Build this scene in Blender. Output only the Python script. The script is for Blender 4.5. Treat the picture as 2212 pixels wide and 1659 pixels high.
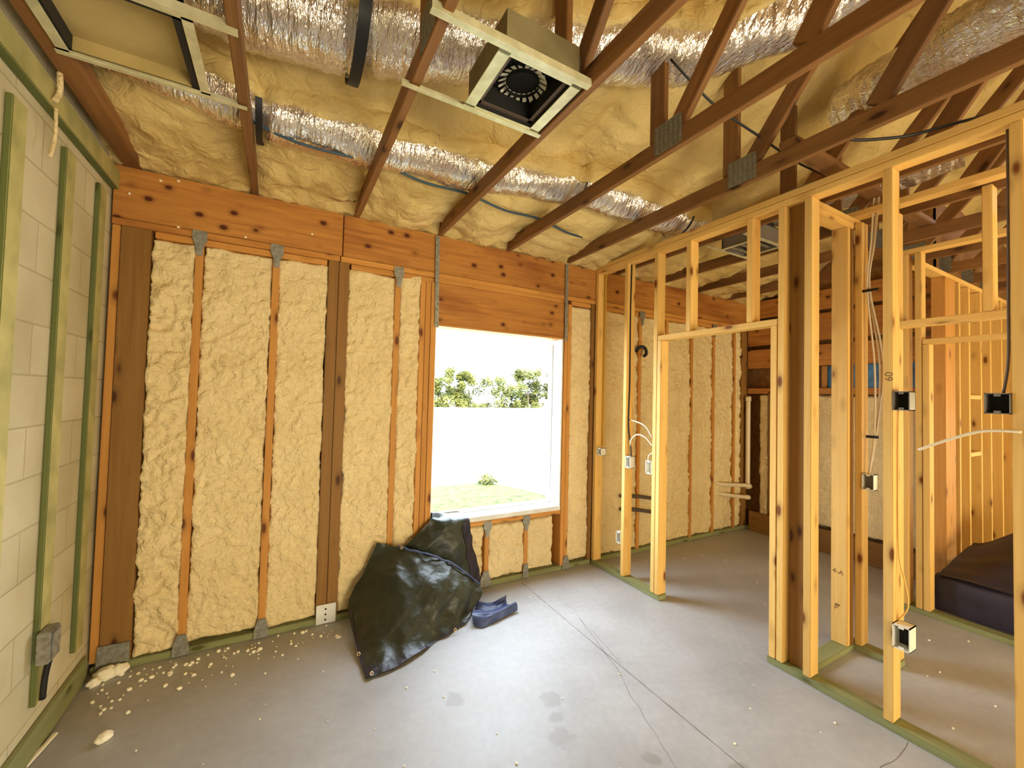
import bpy, bmesh, math, random
from mathutils import Vector, Matrix, noise
for o in list(bpy.data.objects): bpy.data.objects.remove(o)
S = bpy.context.scene
COL = S.collection
rnd = random.Random(11)

# ------------------------------------------------------------------ camera
CAM = Vector((1.4779, -3.0425, 1.5528))
cd = bpy.data.cameras.new('camera'); cam = bpy.data.objects.new('camera', cd); COL.objects.link(cam)
right = Vector((0.87204416, -0.48879927, 0.02478427)); down = Vector((0.03589687, 0.01337477, -0.999266)); fwd = Vector((0.48810901, 0.87229375, 0.02920975))
cam.matrix_world = Matrix(((right.x, -down.x, -fwd.x, CAM.x), (right.y, -down.y, -fwd.y, CAM.y), (right.z, -down.z, -fwd.z, CAM.z), (0, 0, 0, 1)))
cd.sensor_width = 36; cd.lens = 36 * 890.06 / 2212; cd.clip_start = .02; cd.clip_end = 200
S.camera = cam
# ------------------------------------------------------------------ light and exposure
S.view_settings.view_transform = 'Standard'; S.view_settings.look = 'None'
S.view_settings.gamma = 1; S.view_settings.use_curve_mapping = False
S.view_settings.exposure = 0.0
w = bpy.data.worlds.new('sky'); S.world = w; w.use_nodes = True
bg = w.node_tree.nodes['Background']; bg.inputs[0].default_value = (.74, .87, 1, 1); bg.inputs[1].default_value = 21.0
sd = bpy.data.lights.new('sun', 'SUN'); sd.energy = 8; sd.angle = .01; sd.color = (1, .93, .78)
sun = bpy.data.objects.new('sun', sd); COL.objects.link(sun); sun.rotation_euler = (math.radians(42), 0, math.radians(-38))
def area(name, loc, rot, sx, sy, e, col=(1, 1, 1), portal=False):
    d = bpy.data.lights.new(name, 'AREA'); d.shape = 'RECTANGLE'; d.size = sx; d.size_y = sy; d.energy = e; d.color = col
    if portal: d.cycles.is_portal = True
    o = bpy.data.objects.new(name, d); COL.objects.link(o); o.location = loc; o.rotation_euler = rot
    return o
R90 = math.pi / 2
area('window_portal', (3.09, .13, 1.33), (-R90, 0, 0), 1.2, 1.5, 1, portal=True)
area('rear_fill_lamp', (3.1, -5.9, .80), (math.radians(90 + 8), 0, 0), 1.7, 1.2, 125, (1, .90, .68))  # added lamp inside the closed rear panel, standing in for daylight behind the camera
area('far_room_fill_lamp', (9.0, -3.6, 1.0), (0, math.radians(90), 0), 1.2, 2.0, 60, (1, .82, .46))  # unseen lamp added to light the far rooms; the opening behind it is closed
area('right_room_fill_lamp', (5.4, -5.9, .7), (math.radians(90 + 15), 0, 0), 1.7, 1.1, 110, (1, .84, .48))  # unseen lamp added to brighten the rooms beyond the partition

# ------------------------------------------------------------------ materials
def lin(c):
    return tuple(((x / 255) / 12.92 if x / 255 <= .04045 else ((x / 255 + .055) / 1.055) ** 2.4) for x in c) + (1,)
def mat(name, rough=.6, metal=0, spec=.5):
    m = bpy.data.materials.new(name); m.use_nodes = True; nt = m.node_tree
    b = nt.nodes['Principled BSDF']; b.inputs['Roughness'].default_value = rough; b.inputs['Metallic'].default_value = metal
    b.inputs['Specular IOR Level'].default_value = spec
    return m, nt, b
def N(nt, t, **k):
    n = nt.nodes.new(t)
    for a, v in k.items():
        if a in n.inputs: n.inputs[a].default_value = v
        else: setattr(n, a, v)
    return n
def ramp(nt, pts):
    r = nt.nodes.new('ShaderNodeValToRGB'); e = r.color_ramp.elements
    while len(e) < len(pts): e.new(.5)
    for i, (p, c) in enumerate(pts): e[i].position = p; e[i].color = c
    return r
def mixc(nt, a, b, fac, mode='MIX'):
    m = nt.nodes.new('ShaderNodeMix'); m.data_type = 'RGBA'; m.blend_type = mode
    for idx, v in ((0, fac), (6, a), (7, b)):
        if hasattr(v, 'links') or hasattr(v, 'is_linked'): nt.links.new(v, m.inputs[idx])
        else: m.inputs[idx].default_value = v
    return m.outputs[2]
def bump(nt, b, h, strength, dist):
    n = nt.nodes.new('ShaderNodeBump'); n.inputs['Strength'].default_value = strength; n.inputs['Distance'].default_value = dist
    nt.links.new(h, n.inputs['Height']); nt.links.new(n.outputs[0], b.inputs['Normal'])
def wood(name, light, dark, knot, var=.10, rough=.62, stain=None, knots=.085, face=None, kz=3.6, gz=1.3):
    m, nt, b = mat(name, rough, 0, .3); L = nt.links
    tc = N(nt, 'ShaderNodeTexCoord'); oi = N(nt, 'ShaderNodeObjectInfo')
    comb = N(nt, 'ShaderNodeCombineXYZ')
    for i, f in enumerate((13.7, 29.1, 47.3)):  # every board gets its own piece of grain
        mm = N(nt, 'ShaderNodeMath', operation='MULTIPLY'); mm.inputs[1].default_value = f
        L.new(oi.outputs['Random'], mm.inputs[0]); L.new(mm.outputs[0], comb.inputs[i])
    add = N(nt, 'ShaderNodeVectorMath', operation='ADD'); L.new(tc.outputs['Object'], add.inputs[0]); L.new(comb.outputs[0], add.inputs[1])
    mp = N(nt, 'ShaderNodeMapping'); mp.inputs['Scale'].default_value = (34, 34, gz); L.new(add.outputs[0], mp.inputs[0])
    n1 = N(nt, 'ShaderNodeTexNoise', Scale=1.0, Detail=5.0, Roughness=.6, Distortion=.6); L.new(mp.outputs[0], n1.inputs['Vector'])
    mp2 = N(nt, 'ShaderNodeMapping'); mp2.inputs['Scale'].default_value = (5, 5, .9); L.new(add.outputs[0], mp2.inputs[0])
    n2 = N(nt, 'ShaderNodeTexNoise', Scale=1.0, Detail=3.0); L.new(mp2.outputs[0], n2.inputs['Vector'])
    r1 = ramp(nt, [(.3, dark), (.62, light)]); L.new(n1.outputs[0], r1.inputs[0])
    c = mixc(nt, r1.outputs[0], tuple(x * .78 for x in light[:3]) + (1,), n2.outputs[0], 'MIX')
    vo = N(nt, 'ShaderNodeTexVoronoi', Scale=1.0, Randomness=1.0); mp3 = N(nt, 'ShaderNodeMapping'); mp3.inputs['Scale'].default_value = (9, 9, kz)
    L.new(add.outputs[0], mp3.inputs[0]); L.new(mp3.outputs[0], vo.inputs['Vector'])
    kr = ramp(nt, [(knots, (1, 1, 1, 1)), (knots + .065, (.3, .3, .3, 1)), (knots + .2, (0, 0, 0, 1))]); L.new(vo.outputs['Distance'], kr.inputs[0])
    c = mixc(nt, c, knot, kr.outputs[0])
    if stain:
        mp4 = N(nt, 'ShaderNodeMapping'); mp4.inputs['Scale'].default_value = (3, 3, .7); L.new(add.outputs[0], mp4.inputs[0])
        n4 = N(nt, 'ShaderNodeTexNoise', Scale=1.3, Detail=4.0); L.new(mp4.outputs[0], n4.inputs['Vector'])
        r4 = ramp(nt, [(.5, (0, 0, 0, 1)), (.68, (.8, .8, .8, 1))]); L.new(n4.outputs[0], r4.inputs[0])
        c = mixc(nt, c, stain, r4.outputs[0])
    if face:
        ge = N(nt, 'ShaderNodeNewGeometry'); sp = N(nt, 'ShaderNodeSeparateXYZ'); L.new(ge.outputs['True Normal'], sp.inputs[0])
        gt = N(nt, 'ShaderNodeMath', operation='GREATER_THAN'); gt.inputs[1].default_value = .6; L.new(sp.outputs[0], gt.inputs[0])
        n5 = N(nt, 'ShaderNodeTexNoise', Scale=6.0, Detail=4.0); L.new(tc.outputs['Object'], n5.inputs['Vector'])
        r5 = ramp(nt, [(.3, (.45, .45, .45, 1)), (.6, (.95, .95, .95, 1))]); L.new(n5.outputs[0], r5.inputs[0])
        mm5 = N(nt, 'ShaderNodeMath', operation='MULTIPLY'); L.new(gt.outputs[0], mm5.inputs[0]); L.new(r5.outputs[0], mm5.inputs[1])
        c = mixc(nt, c, face, mm5.outputs[0])
    hs = N(nt, 'ShaderNodeHueSaturation'); mr = N(nt, 'ShaderNodeMapRange'); mr.inputs[3].default_value = 1 - var; mr.inputs[4].default_value = 1 + var
    L.new(oi.outputs['Random'], mr.inputs[0]); L.new(mr.outputs[0], hs.inputs['Value']); L.new(c, hs.inputs['Color'])
    L.new(hs.outputs[0], b.inputs['Base Color']); bump(nt, b, n1.outputs[0], .25, .002)
    return m
W_STUD = wood('pine_stud', lin((240, 196, 114)), lin((222, 166, 80)), lin((120, 66, 22)))
W_BEAM = wood('pine_beam', lin((206, 142, 68)), lin((140, 78, 30)), lin((84, 36, 14)), .05, stain=lin((136, 72, 32)), knots=.10, kz=6.5, gz=2.2)
W_POST = wood('brown_post', lin((152, 110, 54)), lin((124, 84, 36)), lin((74, 42, 16)), .06)
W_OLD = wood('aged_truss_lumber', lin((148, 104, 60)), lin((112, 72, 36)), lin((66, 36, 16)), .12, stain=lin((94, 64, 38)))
W_REAR = wood('pine_wall_stud', lin((218, 156, 78)), lin((186, 120, 48)), lin((104, 56, 18)), .08)
W_PT = wood('treated_green_lumber', lin((150, 152, 104)), lin((122, 126, 78)), lin((84, 82, 40)), .07)
W_FUR = wood('treated_furring', lin((108, 116, 66)), lin((86, 98, 50)), lin((66, 70, 30)), .12, face=lin((196, 186, 122)))

def foam_mat(name, c1, c2, sc, st):
    m, nt, b = mat(name, .55, 0, .35); L = nt.links
    tc = N(nt, 'ShaderNodeTexCoord')
    n1 = N(nt, 'ShaderNodeTexNoise', Scale=3.0, Detail=4.0); L.new(tc.outputs['Object'], n1.inputs['Vector'])
    r = ramp(nt, [(.3, c1), (.7, c2)]); L.new(n1.outputs[0], r.inputs[0]); L.new(r.outputs[0], b.inputs['Base Color'])
    n2 = N(nt, 'ShaderNodeTexNoise', Scale=sc, Detail=3.0, Roughness=.55, Distortion=.8); L.new(tc.outputs['Object'], n2.inputs['Vector'])
    bump(nt, b, n2.outputs[0], st, .02)
    return m
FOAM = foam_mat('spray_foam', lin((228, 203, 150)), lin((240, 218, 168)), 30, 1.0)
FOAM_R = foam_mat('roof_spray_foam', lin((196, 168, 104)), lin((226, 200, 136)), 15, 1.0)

def plain(name, c, rough=.6, metal=0, spec=.5, nscale=0, c2=None, bumpd=0):
    m, nt, b = mat(name, rough, metal, spec)
    if nscale:
        tc = N(nt, 'ShaderNodeTexCoord'); n1 = N(nt, 'ShaderNodeTexNoise', Scale=float(nscale), Detail=4.0); nt.links.new(tc.outputs['Object'], n1.inputs['Vector'])
        r = ramp(nt, [(.35, c), (.65, c2 or c)]); nt.links.new(n1.outputs[0], r.inputs[0]); nt.links.new(r.outputs[0], b.inputs['Base Color'])
        if bumpd: bump(nt, b, n1.outputs[0], .6, bumpd)
    else: b.inputs['Base Color'].default_value = c
    return m
GALV = plain('galvanised_steel', lin((160, 158, 148)), .5, .45, .5, 40, lin((128, 124, 112)))
PLATE = plain('truss_plate_steel', lin((150, 150, 140)), .42, .6, .5, 60, lin((112, 114, 104)))
TAB = plain('bright_tab_metal', lin((240, 236, 215)), .35)
TIN = plain('sheet_metal_light', lin((225, 222, 190)), .4, .35, .5, 14, lin((200, 196, 160)))
BLACK = plain('black_liner', lin((26, 24, 22)), .7)
BLKM = plain('black_rubber', lin((20, 20, 22)), .45)
BOARD = plain('duct_board', lin((190, 168, 112)), .65, 0, .3, 4, lin((168, 146, 92)))
BOARDD = plain('shaded_grey_duct_board', lin((140, 128, 92)), .7, 0, .3, 5, lin((112, 100, 68)))  # grey duct board, darkened so its colour carries the box's shade
WHITEP = plain('white_plastic', lin((232, 226, 208)), .35)
GREYP = plain('grey_plastic', lin((120, 112, 102)), .4)
CRUMB = plain('foam_crumb_surface', lin((252, 244, 220)), .7)
PVC = plain('pvc_pipe', lin((226, 208, 172)), .35)
WIRE = plain('cable_jacket', lin((228, 212, 180)), .45)
WIREY = plain('yellow_conduit', lin((205, 160, 60)), .5)
WRAP = plain('white_flashing_wrap', lin((240, 240, 236)), .5, 0, .5, 9, lin((222, 222, 216)), .004)
BLUE = plain('blue_housewrap', lin((50, 120, 165)), .35, 0, .5, 7, lin((24, 62, 92)))
BRASS = plain('brass_grommet', lin((190, 165, 130)), .3, .8)
TUBM = plain('dark_tub_cover', lin((52, 46, 60)), .5, 0, .4, 3, lin((32, 27, 33)))
BLUEC = plain('blue_cable', lin((50, 74, 92)), .5)

def foil_mat():
    m, nt, b = mat('foil_facing', .22, .92); L = nt.links
    tc = N(nt, 'ShaderNodeTexCoord')
    mp = N(nt, 'ShaderNodeMapping'); mp.inputs['Scale'].default_value = (60, 14, 14); L.new(tc.outputs['Object'], mp.inputs[0])
    n1 = N(nt, 'ShaderNodeTexNoise', Scale=1.0, Detail=3.0, Roughness=.6); L.new(mp.outputs[0], n1.inputs['Vector'])
    n2 = N(nt, 'ShaderNodeTexNoise', Scale=5.0, Detail=2.0); L.new(tc.outputs['Object'], n2.inputs['Vector'])
    r = ramp(nt, [(.35, lin((222, 208, 196))), (.6, lin((246, 243, 240)))]); L.new(n2.outputs[0], r.inputs[0]); L.new(r.outputs[0], b.inputs['Base Color'])
    bump(nt, b, n1.outputs[0], .9, .02)
    return m
FOIL = foil_mat()

def tarp_mat(name, c, c2):
    m, nt, b = mat(name, .43, 0, .42); L = nt.links
    tc = N(nt, 'ShaderNodeTexCoord')
    n1 = N(nt, 'ShaderNodeTexNoise', Scale=5.0, Detail=4.0, Distortion=.6); L.new(tc.outputs['Object'], n1.inputs['Vector'])
    r = ramp(nt, [(.35, c), (.7, c2)]); L.new(n1.outputs[0], r.inputs[0]); L.new(r.outputs[0], b.inputs['Base Color'])
    vo = N(nt, 'ShaderNodeTexVoronoi', Scale=11.0, feature='DISTANCE_TO_EDGE'); L.new(tc.outputs['Object'], vo.inputs['Vector'])
    n2 = N(nt, 'ShaderNodeTexNoise', Scale=16.0, Detail=3.0); L.new(tc.outputs['Object'], n2.inputs['Vector'])
    ad = N(nt, 'ShaderNodeMath', operation='ADD'); L.new(n2.outputs[0], ad.inputs[0])
    mu = N(nt, 'ShaderNodeMath', operation='MULTIPLY'); mu.inputs[1].default_value = 1.2; L.new(vo.outputs['Distance'], mu.inputs[0]); L.new(mu.outputs[0], ad.inputs[1])
    bump(nt, b, ad.outputs[0], .6, .010)
    return m
TARP = tarp_mat('olive_tarp', lin((38, 42, 30)), lin((54, 56, 40)))
TARPB = tarp_mat('navy_tarp', lin((44, 54, 92)), lin((84, 98, 140)))
HEM = tarp_mat('tarp_hem', lin((34, 30, 40)), lin((50, 44, 58)))

def concrete():
    m, nt, b = mat('concrete_slab', .5, 0, .45); L = nt.links
    tc = N(nt, 'ShaderNodeTexCoord'); ob = tc.outputs['Object']
    n1 = N(nt, 'ShaderNodeTexNoise', Scale=1.6, Detail=6.0, Roughness=.62); L.new(ob, n1.inputs['Vector'])
    n2 = N(nt, 'ShaderNodeTexNoise', Scale=26.0, Detail=4.0); L.new(ob, n2.inputs['Vector'])
    r1 = ramp(nt, [(.3, lin((158, 157, 156))), (.7, lin((180, 179, 178)))]); L.new(n1.outputs[0], r1.inputs[0])
    r2 = ramp(nt, [(.3, (.93, .93, .93, 1)), (.7, (1.03, 1.03, 1.03, 1))]); L.new(n2.outputs[0], r2.inputs[0])
    c = mixc(nt, r1.outputs[0], r2.outputs[0], 1.0, 'MULTIPLY')
    # boot-print stains: two soft dark spots with a shape of their own
    sx = N(nt, 'ShaderNodeSeparateXYZ'); L.new(ob, sx.inputs[0])
    n3 = N(nt, 'ShaderNodeTexNoise', Scale=14.0, Detail=3.0); L.new(ob, n3.inputs['Vector'])
    for (px, py, rr) in ((2.745, -1.27, .042), (2.70, -1.38, .02), (2.66, -1.485, .04), (2.935, -1.765, .02), (2.3, -1.05, .04), (3.2, -2.0, .05)):
        cv = N(nt, 'ShaderNodeVectorMath', operation='DISTANCE'); cv.inputs[1].default_value = (px, py, 0); L.new(ob, cv.inputs[0])
        ad = N(nt, 'ShaderNodeMath', operation='MULTIPLY_ADD'); ad.inputs[1].default_value = -.10; L.new(n3.outputs[0], ad.inputs[0]); L.new(cv.outputs['Value'], ad.inputs[2])
        r = ramp(nt, [(0, (.55, .55, .55, 1)), (.02, (0, 0, 0, 1))])
        s = N(nt, 'ShaderNodeMath', operation='ADD'); s.inputs[1].default_value = .05 - rr; L.new(ad.outputs[0], s.inputs[0]); L.new(s.outputs[0], r.inputs[0])
        c = mixc(nt, c, lin((138, 134, 128)), r.outputs[0])
    L.new(c, b.inputs['Base Color'])
    r3 = ramp(nt, [(.3, (.42, .42, .42, 1)), (.7, (.62, .62, .62, 1))]); L.new(n1.outputs[0], r3.inputs[0]); L.new(r3.outputs[0], b.inputs['Roughness'])
    bump(nt, b, n2.outputs[0], .15, .003)
    return m
CONC = concrete()
def block():
    m, nt, b = mat('painted_block', .7, 0, .3); L = nt.links
    tc = N(nt, 'ShaderNodeTexCoord'); mp = N(nt, 'ShaderNodeMapping'); mp.inputs['Rotation'].default_value = (R90, 0, R90)
    sx = N(nt, 'ShaderNodeSeparateXYZ'); cx = N(nt, 'ShaderNodeCombineXYZ'); L.new(tc.outputs['Object'], sx.inputs[0]); L.new(sx.outputs['Y'], cx.inputs['X']); L.new(sx.outputs['Z'], cx.inputs['Y'])
    br = N(nt, 'ShaderNodeTexBrick', Scale=1.0); br.inputs['Brick Width'].default_value = .405; br.inputs['Row Height'].default_value = .2025
    br.inputs['Mortar Size'].default_value = .004; br.inputs['Mortar Smooth'].default_value = .3; br.inputs['Bias'].default_value = 0
    br.inputs['Color1'].default_value = lin((214, 206, 176)); br.inputs['Color2'].default_value = lin((200, 192, 160)); br.inputs['Mortar'].default_value = lin((184, 174, 142))
    mv = N(nt, 'ShaderNodeVectorMath', operation='ADD'); mv.inputs[1].default_value = (.11, -.373 + .2025 * 2, 0); L.new(cx.outputs[0], mv.inputs[0]); L.new(mv.outputs[0], br.inputs['Vector'])
    n = N(nt, 'ShaderNodeTexNoise', Scale=30.0, Detail=4.0); L.new(tc.outputs['Object'], n.inputs['Vector'])
    nb = N(nt, 'ShaderNodeTexNoise', Scale=2.2, Detail=5.0); L.new(tc.outputs['Object'], nb.inputs['Vector'])
    rb = ramp(nt, [(.35, (.80, .76, .66, 1)), (.65, (1.04, 1.03, 1.0, 1))]); L.new(nb.outputs[0], rb.inputs[0])
    L.new(mixc(nt, br.outputs[0], rb.outputs[0], 1.0, 'MULTIPLY'), b.inputs['Base Color'])
    s = N(nt, 'ShaderNodeMath', operation='MULTIPLY_ADD'); s.inputs[1].default_value = -1.5; L.new(br.outputs['Fac'], s.inputs[0]); L.new(n.outputs[0], s.inputs[2])
    bump(nt, b, s.outputs[0], .5, .004)
    return m
BLOCK = block()
FENCEM_ = plain('white_stop_panel', lin((235, 230, 215)), .5)
OSB = plain('sheathing', lin((150, 108, 62)), .7, 0, .3, 20, lin((126, 86, 44)))
GRASS = plain('lawn', lin((88, 88, 48)), .9, 0, .1, 7, lin((50, 56, 32)))
PAVE = plain('pale_pavement', lin((235, 230, 215)), .8)
FENCEM = plain('white_fence', lin((245, 245, 240)), .5)
LEAF = plain('leaves', lin((98, 94, 38)), .7, 0, .2, 3, lin((62, 68, 28)))
BARK = plain('bark', lin((90, 72, 52)), .8)

# ------------------------------------------------------------------ builders
def link(name, me, m, parent=None, mw=None):
    o = bpy.data.objects.new(name, me); COL.objects.link(o)
    if m and not me.materials: me.materials.append(m)
    if mw: o.matrix_world = mw
    if parent:
        o.parent = parent; o.matrix_parent_inverse = parent_world(parent).inverted()
    return o
def parent_world(p):
    m = Matrix.LocRotScale(p.location, p.rotation_euler, p.scale) if p.rotation_mode != 'QUATERNION' else p.matrix_basis.copy()
    if p.parent: m = parent_world(p.parent) @ p.matrix_parent_inverse @ m
    return m
def tag(o, label, cat, group=None, kind=None):
    o['label'] = label; o['category'] = cat
    if group: o['group'] = group
    if kind: o['kind'] = kind
    return o
def empty(name, loc, label, cat, group=None):
    o = bpy.data.objects.new(name, None); COL.objects.link(o); o.location = loc; o.empty_display_size = .1
    return tag(o, label, cat, group)
def struct(o):
    o['kind'] = 'structure'; return o
def smooth(me):
    me.polygons.foreach_set('use_smooth', [True] * len(me.polygons)); me.update()
_box = {}
def boxmesh(a, b, L, bev=.003, cuts=()):
    k = (round(a, 4), round(b, 4), round(L, 4), bev)
    if k in _box: return _box[k]
    bm = bmesh.new(); bmesh.ops.create_cube(bm, size=1)
    for v in bm.verts: v.co = Vector((v.co.x * a, v.co.y * b, v.co.z * L))
    if bev: bmesh.ops.bevel(bm, geom=list(bm.edges), offset=min(bev, min(a, b, L) * .3), segments=2, affect='EDGES')
    me = bpy.data.meshes.new('board'); bm.to_mesh(me); bm.free(); _box[k] = me
    return me
def beam(name, p0, p1, wdir, wid, thk, m, parent=None, bev=.003):
    """board along p0-p1; wid measured along wdir, thk along the third axis; local Z runs with the grain"""
    p0 = Vector(p0); p1 = Vector(p1); z = (p1 - p0); Ln = z.length; z.normalize()
    x = Vector(wdir); x = (x - z * x.dot(z)).normalized(); y = z.cross(x)
    me = boxmesh(wid, thk, Ln, bev)
    if me.materials and me.materials[0] != m: me = me.copy(); me.materials.clear()
    c = (p0 + p1) / 2
    mw = Matrix(((x.x, y.x, z.x, c.x), (x.y, y.y, z.y, c.y), (x.z, y.z, z.z, c.z), (0, 0, 0, 1)))
    return link(name, me, m, parent, mw)
def lum(name, x0, x1, y0, y1, z0, z1, m, parent=None, bev=.003):
    d = (x1 - x0, y1 - y0, z1 - z0); c = ((x0 + x1) / 2, (y0 + y1) / 2, (z0 + z1) / 2); i = max(range(3), key=lambda k: d[k])
    a = [0, 0, 0]; a[i] = d[i] / 2; p0 = [c[k] - a[k] for k in range(3)]; p1 = [c[k] + a[k] for k in range(3)]
    j = (i + 1) % 3; k3 = 3 - i - j; wd = [0, 0, 0]; wd[j] = 1
    return beam(name, p0, p1, wd, d[j], d[k3], m, parent, bev)
def tube(name, pts, r, m, parent=None, seg=8, res=5, caps=True):
    P = [Vector(p) for p in pts]; Q = []
    for i in range(len(P) - 1):
        a = P[max(i - 1, 0)]; b = P[i]; c = P[i + 1]; d = P[min(i + 2, len(P) - 1)]
        for k in range(res):
            t = k / res; Q.append(.5 * ((2 * b) + (c - a) * t + (2 * a - 5 * b + 4 * c - d) * t * t + (3 * b - a - 3 * c + d) * t ** 3))
    Q.append(P[-1]); vs = []; fs = []
    u = None
    for i, q in enumerate(Q):
        t = (Q[min(i + 1, len(Q) - 1)] - Q[max(i - 1, 0)]).normalized()
        if u is None: u = t.orthogonal().normalized()
        u = (u - t * u.dot(t)).normalized(); v = t.cross(u)
        for k in range(seg):
            an = 2 * math.pi * k / seg; rr = r(i / (len(Q) - 1)) if callable(r) else r
            vs.append(q + (u * math.cos(an) + v * math.sin(an)) * rr)
    for i in range(len(Q) - 1):
        for k in range(seg):
            a = i * seg + k; b = i * seg + (k + 1) % seg; fs.append((a, b, b + seg, a + seg))
    if caps: fs.append(tuple(reversed(range(seg)))); fs.append(tuple(range(len(vs) - seg, len(vs))))
    return meshobj(name, vs, fs, m, parent)
def meshobj(name, vs, fs, m, parent=None, sm=True):
    c = Vector((0, 0, 0))
    for v in vs: c += Vector(v)
    c /= len(vs)
    me = bpy.data.meshes.new(name); me.from_pydata([Vector(v) - c for v in vs], [], fs); me.update()
    if sm: smooth(me)
    return link(name, me, m, parent, Matrix.Translation(c))
def fbm(p, sc, oct=3):
    return noise.fractal(Vector(p) * sc, .9, 2.1, oct)
def grid(nu, nv, fn):
    vs = []; fs = []
    for j in range(nv + 1):
        for i in range(nu + 1): vs.append(fn(i / nu, j / nv))
    for j in range(nv):
        for i in range(nu):
            a = j * (nu + 1) + i; fs.append((a, a + 1, a + nu + 2, a + nu + 1))
    return vs, fs

XL, XR, X2 = .6186, 4.0732, 6.53      # left block wall, partition face, far right wall
ZT, ZB = 2.7805, 2.4906               # beam top and bottom
x1 = 1.2819
TOPZ = 2.772                          # stud tops meet the double plate at 2.734

# ------------------------------------------------------------------ setting
struct(lum('floor', .3, 10.5, -7.0, .22, -.12, 0, CONC, bev=0))
bpy.data.objects['floor'].rotation_euler = (0, 0, 0)
fl = bpy.data.objects['floor']; me = bpy.data.meshes.new('floor')
vs = [Vector(p) for p in ((.3, -7, 0), (10.5, -7, 0), (10.5, .22, 0), (.3, .22, 0), (.3, -7, -.15), (10.5, -7, -.15), (10.5, .22, -.15), (.3, .22, -.15))]
me.from_pydata(vs, [], [(0, 1, 2, 3), (4, 7, 6, 5), (0, 4, 5, 1), (1, 5, 6, 2), (2, 6, 7, 3), (3, 7, 4, 0)]); me.materials.append(CONC); fl.data = me; fl.matrix_world = Matrix.Identity(4)
# saw joint and cracks in the slab: thin dark channels
DARK = plain('crack_dark', lin((112, 104, 96)), .9)  # even dark tone for the joint, crack and slot lines
def crack(pts, wd, nm='floor_crack', jit=.006):
    P = []
    for i in range(len(pts) - 1):
        a = Vector(pts[i]); b = Vector(pts[i + 1]); n = max(2, int((b - a).length / .04))
        for k in range(n): P.append(a.lerp(b, k / n))
    P.append(Vector(pts[-1])); vs = []; fs = []
    for i, p in enumerate(P):
        t = (P[min(i + 1, len(P) - 1)] - P[max(i - 1, 0)]).normalized(); n = Vector((-t.y, t.x))
        q = p + n * (noise.noise(Vector((p.x * 14, p.y * 14, 0))) * jit * 2); w2 = wd * (.6 + .5 * noise.noise(Vector((p.x * 9, p.y * 9, 5))))
        vs += [(q.x - n.x * w2, q.y - n.y * w2, .0006), (q.x + n.x * w2, q.y + n.y * w2, .0006)]
    for i in range(len(P) - 1): fs.append((2 * i, 2 * i + 1, 2 * i + 3, 2 * i + 2))
    o = meshobj(nm, vs, fs, DARK, None, False); return o
tag(crack([(3.285, -.06), (3.262, -1.0), (3.245, -2.1), (3.24, -3.3), (3.24, -5)], .0035, 'control_joint', .0006), 'straight saw-cut joint line running across the concrete floor from the window wall', 'floor joint')
tag(crack([(3.40, -.50), (3.403, -.614), (3.33, -.858), (3.262, -1.10), (3.208, -1.288), (3.134, -1.432), (3.076, -1.611), (3.029, -1.734), (2.989, -1.85), (2.93, -2.3)], .002), 'wandering hairline crack crossing the straight floor joint', 'crack')
tag(crack([(3.70, -2.45), (3.78, -2.255), (3.901, -2.27), (4.06, -2.25)], .002), 'short jagged crack beside the green plate at the right edge', 'crack')
tag(crack([(3.36, -.72), (3.335, -.95), (3.275, -1.22)], .0015), 'faint second hairline crack just right of the straight floor joint', 'crack')

# left block wall
def rawbox(name, x0, x1_, y0, y1, z0, z1, m, parent=None):
    vs = [(x0, y0, z0), (x1_, y0, z0), (x1_, y1, z0), (x0, y1, z0), (x0, y0, z1), (x1_, y0, z1), (x1_, y1, z1), (x0, y1, z1)]
    me = bpy.data.meshes.new(name); me.from_pydata(vs, [], [(0, 3, 2, 1), (4, 5, 6, 7), (0, 1, 5, 4), (1, 2, 6, 5), (2, 3, 7, 6), (3, 0, 4, 7)]); me.update()
    return link(name, me, m, parent)
def rawmulti(name, boxes, m):
    vs = []; fs = []
    for (x0, x1_, y0, y1, z0, z1) in boxes:
        b = len(vs); vs += [(x0, y0, z0), (x1_, y0, z0), (x1_, y1, z0), (x0, y1, z0), (x0, y0, z1), (x1_, y0, z1), (x1_, y1, z1), (x0, y1, z1)]
        fs += [tuple(i + b for i in f) for f in [(0, 3, 2, 1), (4, 5, 6, 7), (0, 1, 5, 4), (1, 2, 6, 5), (2, 3, 7, 6), (3, 0, 4, 7)]]
    me = bpy.data.meshes.new(name); me.from_pydata(vs, [], fs); me.update()
    return link(name, me, m)
struct(rawbox('wall_left', XL - .2, XL, -6.0, .15, 0, 3.05, BLOCK))
WX0, WX1, WZ0, WZ1 = 2.503, 3.697, .575, 2.085
struct(rawmulti('wall_back', [(XL, WX0 - .04, .15, .165, 0, 3.0), (WX1 + .03, X2 + .15, .15, .165, 0, 3.0), (WX0 - .04, WX1 + .03, .15, .165, 0, WZ0 - .02), (WX0 - .04, WX1 + .03, .15, .165, WZ1 + .02, 3.0)], OSB))
struct(rawmulti('wall_right', [(X2 + .14, X2 + .155, -1.66, .15, 0, 1.70), (X2 + .14, X2 + .155, -1.66, .15, 1.955, 3.6), (X2 + .14, X2 + .155, -.80, .15, 1.70, 1.955), (X2 + .14, 9.2, -1.66, -1.645, 0, 4.0)], OSB))
struct(rawmulti('wall_rear', [(XL, .9, -6.1, -6.0, 0, 4), (3.5, 4.5, -6.1, -6.0, 0, 4), (6.3, 9.2, -6.1, -6.0, 0, 4), (.9, 3.5, -6.1, -6.0, 2.15, 5.5), (4.5, 6.3, -6.1, -6.0, 2.3, 5.5)], FOAM))
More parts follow.
